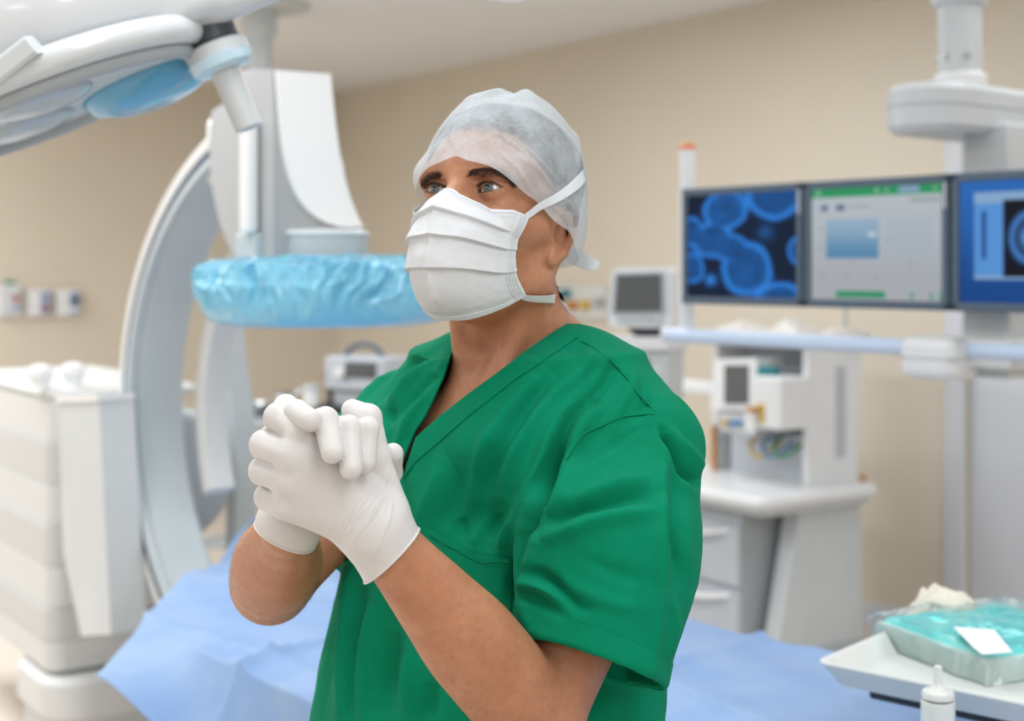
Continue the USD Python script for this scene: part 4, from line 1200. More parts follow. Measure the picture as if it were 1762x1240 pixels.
part(ms, 'foot', [rbox(TLX - 0.1, TLX - 0.04, -0.1, TLY + 0.1, 0.0, 0.05, 0.015), rbox(TLX - 0.05, TLX + 0.4, 0.16, 0.24, 0.0, 0.05, 0.015)], M['grey_plastic'])
tfl = tz - 0.0245


# wrapped pack on the tray
pk = W(1697, 1181, (CAMZ - tfl) * FPX / (1181 - HOR))
FP = Frame((pk[0], pk[1], 0), -66)
wp = thing('wrapped_pack', 'teal cloth pack sealed in clear crinkled film with a white paper label, on the tray', 'wrapped pack', (pk[0], pk[1], tfl), -66)
PL, PW, PH = 0.25, 0.26, 0.05
def slab(u, v, seed, x0, x1, y0, y1, h, puff, wob, e=0.06):
    """A pillow standing on z=0: u, v run over its plan; its sides fall to the tray."""
    su = 2 * u - 1; sv = 2 * v - 1
    def fold(s):                         # the outer tenth becomes the side wall
        a = np.abs(s); t = np.clip((a - 0.86) / 0.14, 0, 1)
        return np.sign(s) * np.where(a < 0.86, a / 0.86 * 0.965, 0.965 + 0.035 * np.sin(t * np.pi / 2)), t
    xu, tu = fold(su); yv, tv = fold(sv)
    x = (x0 + x1) / 2 + xu * (x1 - x0) / 2; y = (y0 + y1) / 2 + yv * (y1 - y0) / 2
    t = np.maximum(tu, tv)
    n = meshkit.fbm(np.stack([x * 18, y * 18, 0 * x + seed], 1), 4, seed) - 0.5
    m_ = meshkit.fbm(np.stack([x * 40 + 3, y * 40, t * 2.0 + seed], 1), 3, seed + 5) - 0.5
    x = x + 0.012 * m_ * t * (np.abs(su) > 0.85) * np.sign(su) * -1; y = y + 0.012 * m_ * t * (np.abs(sv) > 0.85)
    z = h * np.sqrt(np.clip(1 - t ** 2, 0, 1)) + puff * (1 - su ** 2) * (1 - sv ** 2) + wob * n * (1 - t)
    return np.stack([x, y, np.maximum(z, 0.0005)], 1)
v_, f_ = sheet(lambda u, v: slab(u, v, 3, -PL, 0, 0, PW, 0.036, 0.0, 0.004), 70, 70)
part(wp, 'paper_tray', (v_, f_), usdkit.material(stage, '/World/Looks/mint_paper', {'p': ('principled_bsdf', {'base_color': lin(228, 242, 238), 'roughness': 0.45})}, surface='p.BSDF'), 50)
mat('teal_cloth', lin(152, 240, 236), 0.7, 0.2, lin(120, 230, 228), 14.0, bump=0.0006, bump_scale=350)
v_, f_ = sheet(lambda u, v: slab(u, v, 8, -PL + 0.006, -0.010, 0.012, PW - 0.01, 0.043, 0.010, 0.014), 80, 80)
part(wp, 'teal_cloth', (v_, f_), M['teal_cloth'], 50)
v_, f_ = sheet(lambda u, v: slab(u, v, 15, -PL - 0.012, 0.004, -0.004, PW + 0.012, 0.049, 0.010, 0.017), 110, 110)
part(wp, 'film', (v_, f_), M['clear_film'], 50)
lq = [FP.hit(px, py, z=tfl + 0.060) for px, py in ((1641, 1079), (1711, 1084), (1742, 1122), (1690, 1126), (1675, 1114))]
lp = np.array([[q[0], q[1]] for q in lq])
lv = trimesh.creation.triangulate_polygon
lm = Manifold.extrude(CrossSection([lp if poly_sd(np.array([lp.mean(0)]), lp)[0] > 0 and np.cross(lp[1] - lp[0], lp[2] - lp[1]) > 0 else lp[::-1]], m3.FillRule.NonZero), 0.001).translate((0, 0, 0.060))
part(wp, 'paper_label', lm, M['paper'], False, label='white printed paper label')

# cream gauze heap behind the pack
gz = FY.to(W(1592, 1082, (CAMZ - tfl) * FPX / (1082 - HOR)))
gp = FY.back([max(gz[0], 0.035), min(gz[1], TLY - 0.09), 0])
m_ = crumple(0, 0, 0.0005, 0.08, 0.055, 0.062, 29)
t = thing('gauze_cloth', 'rumpled cream gauze cloth lying behind the teal pack', 'gauze', (gp[0], gp[1], tfl), -20)
part(t, 'cloth', (m_[0], m_[1][:, ::-1]), M['gauze'], 50)
# folded peak of the gauze
m2 = crumple(-0.015, 0.01, 0.012, 0.05, 0.03, 0.062, 44)
part(t, 'folded_peak', (m2[0], m2[1][:, ::-1]), M['gauze'], 50)

# post with a nozzle in front of the tray
pd = 1.83
pp = W(1614, 1200, pd)
t = thing('nozzle_post', 'off-white cylindrical post with a narrow tapered nozzle, close in front of the tray', 'post', (pp[0], pp[1], 0))
pz = 1.58 - (1192 - HOR) / FPX * pd
part(t, 'tube', lathe([(0.0205, 0.05), (0.0215, 0.06), (0.0215, pz - 0.012), (0.0205, pz - 0.009)]), M['tray_enamel'])
part(t, 'cap', lathe([(0.0205, pz - 0.006), (0.0208, pz), (0.019, pz + 0.003)]), M['tray_enamel'])
part(t, 'nozzle', lathe([(0.0135, pz + 0.001), (0.012, pz + 0.004), (0.0075, pz + 0.009), (0.0062, pz + 0.014), (0.0054, pz + 0.033), (0.0046, pz + 0.035)]), M['tray_enamel'])
part(t, 'base', lathe([(0.15, 0.0), (0.15, 0.025), (0.06, 0.05), (0.03, 0.06)]), M['grey_plastic'])

# ------------------------------------------------------------------ the person
ORG = np.array([-0.02, 1.61, 0.0])
pe = thing('person', 'person in green scrubs, white cap, mask and gloves, standing with clasped hands and looking up', 'person', ORG)


def body_part(parent, name, v, f, m_, smooth=True, **k):
    return part(parent, name, (np.asarray(v) - (ORG if True else 0), f), m_, smooth, **k)


# skin: warm, mottled, slightly translucent
LOOK['skin'] = usdkit.material(stage, '/World/Looks/skin', {
    't': ('texture_coordinate', {}), 'n': ('noise_texture', {'scale': 26.0, 'detail': 5.0, 'roughness': 0.6}), 'n2': ('noise_texture', {'scale': 160.0, 'detail': 3.0}),
    'r': ('rgb_ramp', {'ramp': [(0.3, lin(170, 115, 84)), (0.55, lin(181, 126, 94)), (0.75, lin(192, 138, 107))]}), 'mx': ('mix', {'mix_type': 'multiply', 'fac': 0.25}), 'r2': ('rgb_ramp', {'ramp': [(0.35, (0.72, 0.66, 0.62)), (0.6, (1, 1, 1))]}),
    'p': ('principled_bsdf', {'roughness': 0.46, 'specular_ior_level': 0.42, 'subsurface_weight': 0.25, 'subsurface_radius': (1.0, 0.35, 0.2), 'subsurface_scale': 0.006}),
    'bn': ('noise_texture', {'scale': 650.0, 'detail': 2.0}), 'b': ('bump', {'strength': 0.5, 'distance': 0.0005})},
    [('t.object', 'n.vector'), ('t.object', 'n2.vector'), ('t.object', 'bn.vector'), ('n.fac', 'r.fac'), ('n2.fac', 'r2.fac'), ('r.color', 'mx.color1'), ('r2.color', 'mx.color2'), ('mx.color', 'p.base_color'), ('bn.fac', 'b.height'), ('b.normal', 'p.normal')], surface='p.BSDF')
# woven green cotton
LOOK['green_cotton'] = usdkit.material(stage, '/World/Looks/green_cotton', {
    't': ('texture_coordinate', {}), 'n': ('noise_texture', {'scale': 9.0, 'detail': 6.0, 'roughness': 0.65}), 'r': ('rgb_ramp', {'ramp': [(0.3, lin(0, 116, 82)), (0.7, lin(2, 128, 94))]}),
    'w': ('wave_texture', {'scale': 700.0, 'bands_direction': 'diagonal', 'distortion': 1.0}), 'b': ('bump', {'strength': 0.12, 'distance': 0.0003}),
    'p': ('principled_bsdf', {'roughness': 0.85, 'specular_ior_level': 0.10, 'sheen_weight': 0.03, 'sheen_roughness': 0.5, 'sheen_tint': lin(120, 220, 180)})},
    [('t.object', 'n.vector'), ('t.object', 'w.vector'), ('n.fac', 'r.fac'), ('r.color', 'p.base_color'), ('w.fac', 'b.height'), ('b.normal', 'p.normal')], surface='p.BSDF')
LOOK['latex'] = usdkit.material(stage, '/World/Looks/latex', {
    't': ('texture_coordinate', {}), 'n': ('noise_texture', {'scale': 22.0, 'detail': 3.0}), 'r': ('rgb_ramp', {'ramp': [(0.3, lin(216, 211, 207)), (0.7, lin(224, 219, 216))]}),
    'p': ('principled_bsdf', {'roughness': 0.42, 'specular_ior_level': 0.4, 'subsurface_weight': 0.15, 'subsurface_radius': (1.0, 0.6, 0.4), 'subsurface_scale': 0.004}), 'bn': ('noise_texture', {'scale': 130.0, 'detail': 3.0}), 'b': ('bump', {'strength': 0.3, 'distance': 0.0006})},
    [('t.object', 'n.vector'), ('t.object', 'bn.vector'), ('n.fac', 'r.fac'), ('r.color', 'p.base_color'), ('bn.fac', 'b.height'), ('b.normal', 'p.normal')], surface='p.BSDF')
# thin nonwoven: fibres of uneven density, see-through between them
LOOK['cap_fleece'] = usdkit.material(stage, '/World/Looks/cap_fleece', {
    't': ('texture_coordinate', {}), 'n': ('noise_texture', {'scale': 170.0, 'detail': 7.0, 'roughness': 0.72}), 'n2': ('noise_texture', {'scale': 34.0, 'detail': 4.0}), 'mm': ('math', {'math_type': 'add'}),
    'r': ('rgb_ramp', {'ramp': [(0.36, (0.62,) * 3), (0.66, (0.26,) * 3)]}), 'hf': ('math', {'math_type': 'multiply', 'value2': 0.5}),
    'x': ('transparent_bsdf', {'color': (1, 1, 1)}), 'd': ('principled_bsdf', {'base_color': lin(222, 231, 236), 'roughness': 0.8, 'specular_ior_level': 0.2}), 'tr': ('translucent_bsdf', {'color': lin(225, 230, 236)}), 'm1': ('mix_closure', {'fac': 0.25}), 'm2': ('mix_closure', {})},
    [('t.object', 'n.vector'), ('t.object', 'n2.vector'), ('n.fac', 'mm.value1'), ('n2.fac', 'mm.value2'), ('mm.value', 'hf.value1'), ('hf.value', 'r.fac'), ('d.BSDF', 'm1.closure1'), ('tr.BSDF', 'm1.closure2'), ('r.color', 'm2.fac'), ('m1.closure', 'm2.closure1'), ('x.BSDF', 'm2.closure2')], surface='m2.closure')
mat('mask_cloth', lin(212, 214, 217), 0.75, 0.25, lin(207, 209, 212), 30.0, bump=0.0003, bump_scale=700)
mat('mask_tie', lin(214, 219, 223), 0.75, 0.25, bump=0.0003, bump_scale=700)
mat('weld_mark', lin(166, 170, 176), 0.8, 0.2)
mat('dark_hair', lin(44, 36, 32), 0.7, 0.25, lin(74, 68, 66), 120.0)
LOOK['hair_fibre'] = usdkit.material(stage, '/World/Looks/hair_fibre', {'p': ('principled_bsdf', {'base_color': lin(58, 42, 34), 'roughness': 0.5, 'specular_ior_level': 0.3})}, surface='p.BSDF')
LOOK['arm_fibre'] = usdkit.material(stage, '/World/Looks/arm_fibre', {'p': ('principled_bsdf', {'base_color': lin(98, 64, 44), 'roughness': 0.5, 'specular_ior_level': 0.3})}, surface='p.BSDF')
LOOK['eye_surface'] = usdkit.material(stage, '/World/Looks/eye_surface', {'a': ('attribute', {'attribute': 'tint'}), 'p': ('principled_bsdf', {'roughness': 0.06, 'specular_ior_level': 0.6, 'coat_weight': 0.6})}, [('a.color', 'p.base_color')], surface='p.BSDF')

# -------- frames
YB = math.radians(42)
FBODY = np.array([-math.sin(YB), -math.cos(YB), 0]); LBODY = np.array([math.cos(YB), -math.sin(YB), 0])
CB = np.array([0.0126, 1.62, 0.0])
RB = np.stack([FBODY, LBODY, [0, 0, 1.0]])
YH, PH_ = math.radians(27), math.radians(12)
HF = np.array([-math.sin(YH) * math.cos(PH_), -math.cos(YH) * math.cos(PH_), math.sin(PH_)])
HL = np.array([math.cos(YH), -math.sin(YH), 0])
HU = np.cross(HF, HL) * -1.0
if HU[2] < 0: HU = -HU
HO = np.array([-0.019, 1.58, 1.616])
RH = np.stack([HF, HL, HU])
hb = lambda q: np.asarray(q, float) @ RH + HO          # head local (forward, left, up) -> world
bb = lambda q: np.asarray(q, float) @ RB + CB

EYE_C, EYE_R = np.array([0.0745, 0.0325, 0.029]), 0.0122


def head_sdf(p):
    q = (p - HO) @ RH.T
    l = q[:, 1].copy()
    q = np.stack([q[:, 0], np.abs(l), q[:, 2]], 1)
    d = s_ell(q, (-0.014, 0, 0.055), (0.098, 0.077, 0.080))
    d = smin(d, s_ell(q, (0.028, 0, 0.042), (0.066, 0.065, 0.072)), 0.02)
    d = smin(d, s_ell(q, (0.032, 0, -0.025), (0.058, 0.056, 0.080)), 0.02)
    d = smin(d, s_cone(q, (-0.004, 0.050, -0.015), (0.0, 0.048, -0.052), 0.018, 0.017), 0.02)
    d = smin(d, s_cone(q, (0.0, 0.048, -0.052), (0.072, 0.013, -0.092), 0.017, 0.015), 0.018)
    d = smin(d, s_cone(q, (0.01, 0, -0.05), (0.060, 0, -0.072), 0.045, 0.03), 0.02)
    d = smin(d, s_cone(q, (0.060, 0.040, -0.006), (0.018, 0.062, 0.000), 0.021, 0.012), 0.02)
    d = smin(d, s_cone(q, (0.0865, 0.010, 0.0475), (0.066, 0.050, 0.0475), 0.0115, 0.0125), 0.014)
    d = smax(d, -s_ell(q, (0.0985, 0.033, 0.026), (0.0235, 0.019, 0.0140)), 0.012)
    d = smin(d, s_cone(q, (0.091, 0, 0.036), (0.116, 0, -0.006), 0.0085, 0.0125), 0.010)
    d = smin(d, s_cone(q, (0.088, 0.007, 0.018), (0.098, 0.013, -0.008), 0.008, 0.011), 0.010)
    # frown furrow and the lids
    d = d + 0.0012 * np.exp(-((q[:, 1] - 0.007) / 0.0022) ** 2 - ((q[:, 2] - 0.049) / 0.010) ** 2) * (q[:, 0] > 0.06)
    e = q - EYE_C
    lid = np.sqrt((e ** 2).sum(1)) - (EYE_R + 0.0020)
    d = smin(d, lid, 0.006)
    crease = np.exp(-((e[:, 2] - 0.0098 + 9.0 * e[:, 1] ** 2) / 0.0013) ** 2) * (np.abs(e[:, 1]) < 0.017) * (e[:, 0] > 0)
    d = d + 0.0016 * crease
    w = 0.0138; hu, hl = 0.0058, 0.0043
    eu = e[:, 2] - 0.10 * e[:, 1]
    ru, rl = (w * w + hu * hu) / (2 * hu), (w * w + hl * hl) / (2 * hl)
    e1 = e[:, 1] + 0.0012
    cut = np.maximum(np.hypot(e1, eu - (hu - ru)) - ru, np.hypot(e1, eu + (hl - rl)) - rl)
    cut = np.maximum(cut, 0.001 - e[:, 0])
    d = smax(d, -cut, 0.0008)
    # ear: shell, rim, lobe, hollow; it stands off the head
    qe = (q - np.array([0.004, -0.0035, -0.001], np.float32)) * np.float32(1.06)
    ear = s_ell(qe, (-0.015, 0.0800, 0.002), (0.0190, 0.0060, 0.0300))
    ear = smin(ear, s_ell(qe, (-0.007, 0.0790, -0.0265), (0.0085, 0.0058, 0.0105)), 0.005)
    hel = [(0.001, 0.078, 0.008), (-0.004, 0.084, 0.029), (-0.023, 0.089, 0.027), (-0.033, 0.090, 0.004), (-0.023, 0.087, -0.018), (-0.009, 0.081, -0.030)]
    for a, b in zip(hel[:-1], hel[1:]):
        ear = smin(ear, s_cone(qe, a, b, 0.0040, 0.0038), 0.003)
    ear = smax(ear, -s_ell(qe, (-0.009, 0.0885, 0.000), (0.0090, 0.0105, 0.0125)), 0.003)
    ear = smin(ear, s_ell(qe, (0.0025, 0.0785, -0.005), (0.0040, 0.0045, 0.0058)), 0.002)
    d = d + 0.004 * np.exp(-((q[:, 0] + 0.004) / 0.010) ** 2 - ((q[:, 2] + 0.036) / 0.006) ** 2) * (q[:, 1] > 0.03)
    d = smin(d, ear, 0.0035)
    return d


def skull_sdf(p):
    q = (p - HO) @ RH.T
    q = np.stack([q[:, 0], np.abs(q[:, 1]), q[:, 2]], 1)
    d = s_ell(q, (-0.014, 0, 0.055), (0.098, 0.077, 0.080))
    d = smin(d, s_ell(q, (0.028, 0, 0.042), (0.066, 0.065, 0.072)), 0.02)
    d = smin(d, s_ell(q, (-0.012, 0.070, 0.006), (0.022, 0.012, 0.032)), 0.03)
    return smin(d, s_cone(q, (0.085, 0.010, 0.048), (0.064, 0.050, 0.049), 0.0115, 0.0125), 0.014)


SL, SR = bb((0, 0.176, 1.398)), bb((0, -0.182, 1.403))
EL, WL = W(925, 1240, 1.38), W(645, 912, 1.28)
ER, WR = W(466, 1004, 1.58), W(497, 903, 1.36)

# -------- hands: joints as (pixel x, pixel y, distance), radius
def J(*a): return [W(*q) for q in a]
HAND_L = dict(
    palm=[(W(640, 905, 1.283), b, 0.0215, 0.0142) for b in J((522, 744, 1.252), (506, 786, 1.246), (499, 828, 1.252), (494, 868, 1.264))] + [(W(655, 880, 1.29), W(560, 800, 1.262), 0.021, 0.016)],
    fingers=[(J((522, 744, 1.252), (480, 718, 1.272), (492, 700, 1.312), (520, 712, 1.335)), (0.0138, 0.0132, 0.0112, 0.0095)),
             (J((506, 786, 1.246), (456, 765, 1.272), (468, 752, 1.318), (500, 765, 1.338)), (0.0140, 0.0134, 0.0112, 0.0095)),
             (J((499, 828, 1.252), (453, 810, 1.278), (462, 800, 1.322), (500, 808, 1.342)), (0.0134, 0.0126, 0.0106, 0.0092)),
             (J((494, 868, 1.264), (461, 855, 1.287), (466, 846, 1.322), (496, 850, 1.342)), (0.0126, 0.0118, 0.0098, 0.0086)),
             (J((664, 872, 1.294), (643, 788, 1.290), (634, 718, 1.292), (606, 705, 1.305)), (0.0200, 0.0150, 0.0118, 0.0100))])
HAND_R = dict(
    palm=[(WR, b, 0.0215, 0.0138) for b in J((512, 800, 1.342), (542, 790, 1.338), (572, 786, 1.338), (602, 788, 1.342))] + [(W(560, 850, 1.36), W(570, 800, 1.35), 0.02, 0.018)],
    fingers=[(J((512, 800, 1.342), (500, 722, 1.318), (510, 709, 1.262), (534, 723, 1.232)), (0.0128, 0.0112, 0.0108, 0.0102)),
             (J((542, 790, 1.338), (553, 724, 1.305), (560, 722, 1.246), (572, 778, 1.2235)), (0.0134, 0.0114, 0.0110, 0.0100)),
             (J((572, 786, 1.338), (595, 736, 1.305), (600, 736, 1.250), (604, 806, 1.2310)), (0.0136, 0.0116, 0.0108, 0.0100)),
             (J((602, 788, 1.342), (628, 742, 1.312), (632, 738, 1.258), (629, 796, 1.2480)), (0.0134, 0.0112, 0.0104, 0.0096)),
             (J((590, 880, 1.365), (648, 846, 1.345), (671, 812, 1.318), (676, 780, 1.302)), (0.0190, 0.0140, 0.0112, 0.0098))])


def hand_sdf(p, H, k_palm=0.016, k_f=0.005):
    d = None
    for a, b, r1, r2 in H['palm']:
        c = s_cone(p, a, b, r1, r2)
        d = c if d is None else smin(d, c, k_palm)
    F = None
    for pts, rad in H['fingers']:
        fd = None
        for i in range(len(pts) - 1):
            c = s_cone(p, pts[i], pts[i + 1], rad[i], rad[i + 1])
            fd = c if fd is None else smin(fd, c, 0.004)
        F = fd if F is None else smin(F, fd, 0.0012)
    return smin(d, F, k_f)


def s_limb(p, a, b, hs, rs):
    """A straight limb whose radius follows a smooth profile."""
    from scipy.interpolate import PchipInterpolator
    a = np.asarray(a, p.dtype); ba = np.asarray(b, p.dtype) - a
    q = p - a
    h = np.clip((q @ ba) / float(ba @ ba), 0, 1)
    q = q - h[:, None] * ba
    g = np.linspace(0, 1, 65)
    return np.sqrt(np.einsum('ij,ij->i', q, q)) - np.interp(h, g, PchipInterpolator(hs, rs)(g)).astype(p.dtype)


def arm_sdf(p, S, E, Wr):
    u = s_limb(p, S + np.array([0, 0, -0.012]), E, (0, 0.3, 0.55, 0.85, 1), (0.049, 0.049, 0.0485, 0.044, 0.042))
    f = s_limb(p, E, Wr, (0, 0.2, 0.4, 0.65, 0.85, 1), (0.0425, 0.0470, 0.0465, 0.0380, 0.0305, 0.0270))
    return smin(u, f, 0.012)


N1, N2 = hb((-0.03, 0, -0.04)), np.array([0.012, 1.637, 1.44])


def trunk_sdf(p):
    q = (p - CB) @ RB.T
    q = np.stack([q[:, 0], np.abs(q[:, 1]), q[:, 2]], 1)
    d = s_ell(q, (0, 0, 1.27), (0.105, 0.160, 0.21))
    d = smin(d, s_ell(q, (0.0, 0, 1.03), (0.105, 0.150, 0.20)), 0.06)
    d = smin(d, s_cone(q, (0.0, 0.03, 1.435), (-0.005, 0.155, 1.395), 0.046, 0.046), 0.03)
    d = smin(d, s_cone(q, (-0.030, 0.030, 1.49), (-0.02, 0.105, 1.405), 0.033, 0.030), 0.035)
    d = smin(d, s_ell(q, (0.055, 0.075, 1.33), (0.055, 0.080, 0.075)), 0.04)
    d = smin(d, s_ell(q, (0.055, 0, 1.375), (0.062, 0.105, 0.085)), 0.03)
    return d


def legs_sdf(p):
    d = None
    for s in (-1, 1):
        hip, kn, an = bb((0.0, s * 0.095, 0.90)), bb((0.01, s * 0.10, 0.48)), bb((-0.02, s * 0.11, 0.09))
        c = smin(s_cone(p, hip, kn, 0.085, 0.055), s_cone(p, kn, an, 0.055, 0.038), 0.03)
        c = smin(c, s_cone(p, bb((-0.05, s * 0.11, 0.045)), bb((0.13, s * 0.13, 0.03)), 0.036, 0.026), 0.03)
        d = c if d is None else np.minimum(d, c)
    return d


def body_sdf(p):
    d = np.full(len(p), 9.0)
    z = p[:, 2]
    m = z > 1.40
    if m.any():
        pm = p[m]
        h = head_sdf(pm)
        nk = s_cone(pm, N1, N2, 0.056, 0.064)
        nk = smin(nk, s_cone(pm, hb((-0.022, 0.056, -0.02)), bb((0.075, 0.022, 1.445)), 0.013, 0.010), 0.022)
        nk = smin(nk, s_cone(pm, hb((-0.022, -0.056, -0.02)), bb((0.075, -0.022, 1.445)), 0.013, 0.010), 0.022)
        nk = smin(nk, s_ell((pm - CB) @ RB.T, (0.058, 0.0, 1.515), (0.014, 0.012, 0.016)), 0.015)
        d[m] = smin(h, nk, 0.02)
    m = z > 0.80
    d[m] = smin(d[m], trunk_sdf(p[m]), 0.03)
    for S, E, Wr, H in ((SL, EL, WL, HAND_L), (SR, ER, WR, HAND_R)):
        bx = (z > 1.0) & (z < 1.52)
        if bx.any():
            pb = p[bx]
            a = arm_sdf(pb, S, E, Wr)
            a = smin(a, hand_sdf(pb, H) + 0.003, 0.008)
            t_ = np.linalg.norm(pb - Wr, axis=1) < 0.22
            d[bx] = np.where(t_, np.minimum(d[bx], a), smin(d[bx], a, 0.012))
    m = z < 1.06
    d[m] = smin(d[m], legs_sdf(p[m]), 0.05)
    return d


xs = axis((-0.36, -0.105, 0.0036), (-0.105, 0.075, 0.0015), (0.075, 0.30, 0.0036))
ys = axis((1.18, 1.465, 0.0036), (1.465, 1.60, 0.0015), (1.60, 1.90, 0.004))
zs = axis((-0.01, 1.02, 0.012), (1.02, 1.55, 0.0036), (1.55, 1.70, 0.0015), (1.70, 1.78, 0.003))
BV, BFc = mesh_sdf(body_sdf, xs, ys, zs)
zz_ = BV[:, 2]
BV2 = relax(BV, BFc, 2)
fine = (zz_ > 1.55) & (BV[:, 1] < 1.6)
BV = np.where(fine[:, None], relax(BV, BFc, 1, 0.35), BV2)
body_path = body_part(pe, 'body', BV, BFc, M['skin'], True)
BN = vnormals(BV, BFc)
BPX = project(BV)
FACING = (BN * (BV - np.array([0, 0, CAMZ]))).sum(1) < 0


def on_body(pts, V=None, N=None, PX=None, F=None):
    """Surface points and normals under the given pixels."""
    from scipy.spatial import cKDTree
    V, N, PX, F = (BV, BN, BPX, FACING) if V is None else (V, N, PX, F)
    out_p, out_n = [], []
    idx = np.nonzero(F)[0]
    t = cKDTree(PX[idx])
    for q in np.asarray(pts, float):
        dd, ii = t.query(q, k=12)
        c = idx[ii]
        b = c[np.argmin(V[c, 1] + (dd > 6) * 1.0)]
        out_p.append(V[b]); out_n.append(N[b])
    return np.array(out_p), np.array(out_n)


# -------- eyes, brows, lashes
for s in (1, -1):
    c = hb(EYE_C * np.array([1, s, 1]))
    sph = trimesh.creation.icosphere(5, EYE_R)
    gaze = hb((1.0, 0.02, 0.10)) - HO; gaze /= np.linalg.norm(gaze)
    ca_ = np.clip((sph.vertices / EYE_R) @ gaze, -1, 1)
    r_ = np.arccos(ca_) * EYE_R
    dirs = sph.vertices / EYE_R
    tn = meshkit.fbm(dirs * 40, 3, 2)
    bulge = 0.0006 * np.exp(-(r_ / 0.005) ** 2)
    v_ = sph.vertices + dirs * bulge[:, None]
    col = np.tile(np.array(lin(190, 180, 174)), (len(v_), 1))
    col = col * (1 - 0.25 * sstep(0.009, 0.016, r_))[:, None]
    iris = np.array(lin(92, 100, 96))[None] * (0.5 + 0.8 * tn)[:, None]
    iris = iris * (1 - 0.75 * sstep(0.0050, 0.0063, r_))[:, None]
    k = 1 - sstep(0.0061, 0.0067, r_)
    col = col * (1 - k)[:, None] + iris * k[:, None]
    k = 1 - sstep(0.0026, 0.0031, r_)
    col = col * (1 - k)[:, None] + 0.004 * k[:, None]
    body_part(pe, 'eye', v_ + c, sph.faces, M['eye_surface'], True, col=col)
    w, hu, hl = 0.0138, 0.0058, 0.0043
    ru = (w * w + hu * hu) / (2 * hu); rl = (w * w + hl * hl) / (2 * hl)
    st = []
    for l0_ in np.linspace(-0.0132, 0.0136, 170):
        l_ = l0_
        u_ = math.sqrt(max(ru ** 2 - l_ ** 2, 0)) - ru + hu + 0.10 * l_
        R_ = EYE_R + 0.0018
        f_ = math.sqrt(max(R_ ** 2 - l_ ** 2 - u_ ** 2, 1e-7))
        base = EYE_C + np.array([f_ - 0.0004, l_ - 0.0012, u_ + 0.0001])
        n_ = np.array([f_, l_, u_]) / R_
        j = rng.normal(0, 0.12, 3)
        a1 = base + (n_ * 0.8 + np.array([0.25, 0.25 * l_ / 0.014, -0.05]) + j * 0.4) * 0.0022
        a2 = a1 + (n_ * 0.5 + np.array([0.1, 0.35 * l_ / 0.014, 0.45]) + j * 0.5) * 0.0022
        st.append(hb(np.array([base, a1, a2]) * np.array([1, s, 1])) - ORG)
    for l_ in np.linspace(-0.010, 0.0125, 40):
        u_ = -(math.sqrt(max(rl ** 2 - l_ ** 2, 0)) - rl + hl) + 0.10 * l_
        R_ = EYE_R + 0.0018
        f_ = math.sqrt(max(R_ ** 2 - l_ ** 2 - u_ ** 2, 1e-7))
        base = EYE_C + np.array([f_, l_ - 0.0012, u_])
        n_ = np.array([f_, l_, u_]) / R_
        a1 = base + (n_ * 0.8 + np.array([0.2, 0.2 * l_ / 0.014, -0.5]) + rng.normal(0, 0.1, 3)) * 0.003
        st.append(hb(np.array([base, (base + a1) / 2, a1]) * np.array([1, s, 1])) - ORG)
    curves(pe, 'eyelashes', st, 0.00036, M['hair_fibre'])


def brow(path, th, n, seed):
    r = np.random.default_rng(seed)
    path = spline(path, 60)
    k = r.random(n); i = np.clip((k * 59).astype(int), 0, 58)
    base = path[i] + (path[i + 1] - path[i]) * r.random((n, 1))
    tang = path[i + 1] - path[i]; tang /= np.linalg.norm(tang, axis=1, keepdims=True)
    w = th * (0.35 + 0.65 * np.sin(np.pi * np.clip(0.12 + 0.8 * k, 0, 1))) / 2
    perp = np.stack([-tang[:, 1], tang[:, 0]], 1)
    off = np.clip(r.normal(0, 0.5, n), -1.1, 1.1)
    base = base + perp * (off * w)[:, None]
    p0, n0 = on_body(base)
    out = []
    for a in range(n):
        d2 = tang[a] * (6 + 4 * r.random()) + perp[a] * (-off[a] * 2.0 - 2.0 * (1 - k[a]) * (1 if perp[a][1] > 0 else -1)) + r.normal(0, 1.0, 2)
        s_ = p0[a, 1] / FPX
        dv = np.array([d2[0] * s_, 0, -d2[1] * s_])
        dv -= n0[a] * (dv @ n0[a])
        st_ = [p0[a] - n0[a] * 0.0003, p0[a] + dv * 0.5 + n0[a] * 0.0011, p0[a] + dv + n0[a] * 0.0009]
        out.append(np.array(st_) - ORG)
    return out


curves(pe, 'eyebrow', brow([(804, 302), (824, 298), (850, 296), (870, 304), (886, 320)], 21, 2000, 3), 0.00021, M['hair_fibre'])
curves(pe, 'eyebrow', brow([(759, 306), (747, 304), (735, 308), (727, 319)], 19, 1100, 4), 0.00021, M['hair_fibre'])

def cap_sdf(p):
    q = (p - HO) @ RH.T
    puff = s_ell(q, (-0.020, 0, 0.066), (0.110, 0.0835, 0.103))
    # two soft lobes on the crown, gathered along the middle
    puff = puff + 0.006 * np.exp(-((q[:, 1] - 0.012) / 0.010) ** 2) * np.clip((q[:, 2] - 0.11) / 0.05, 0, 1)
    qa = np.stack([q[:, 0], np.abs(q[:, 1]), q[:, 2]], 1)
    skull = smin(skull_sdf(p), s_ell(qa, (-0.018, 0.0735, 0.006), (0.024, 0.0135, 0.034)), 0.02)
    return smin(skull - 0.0075, puff, 0.012)


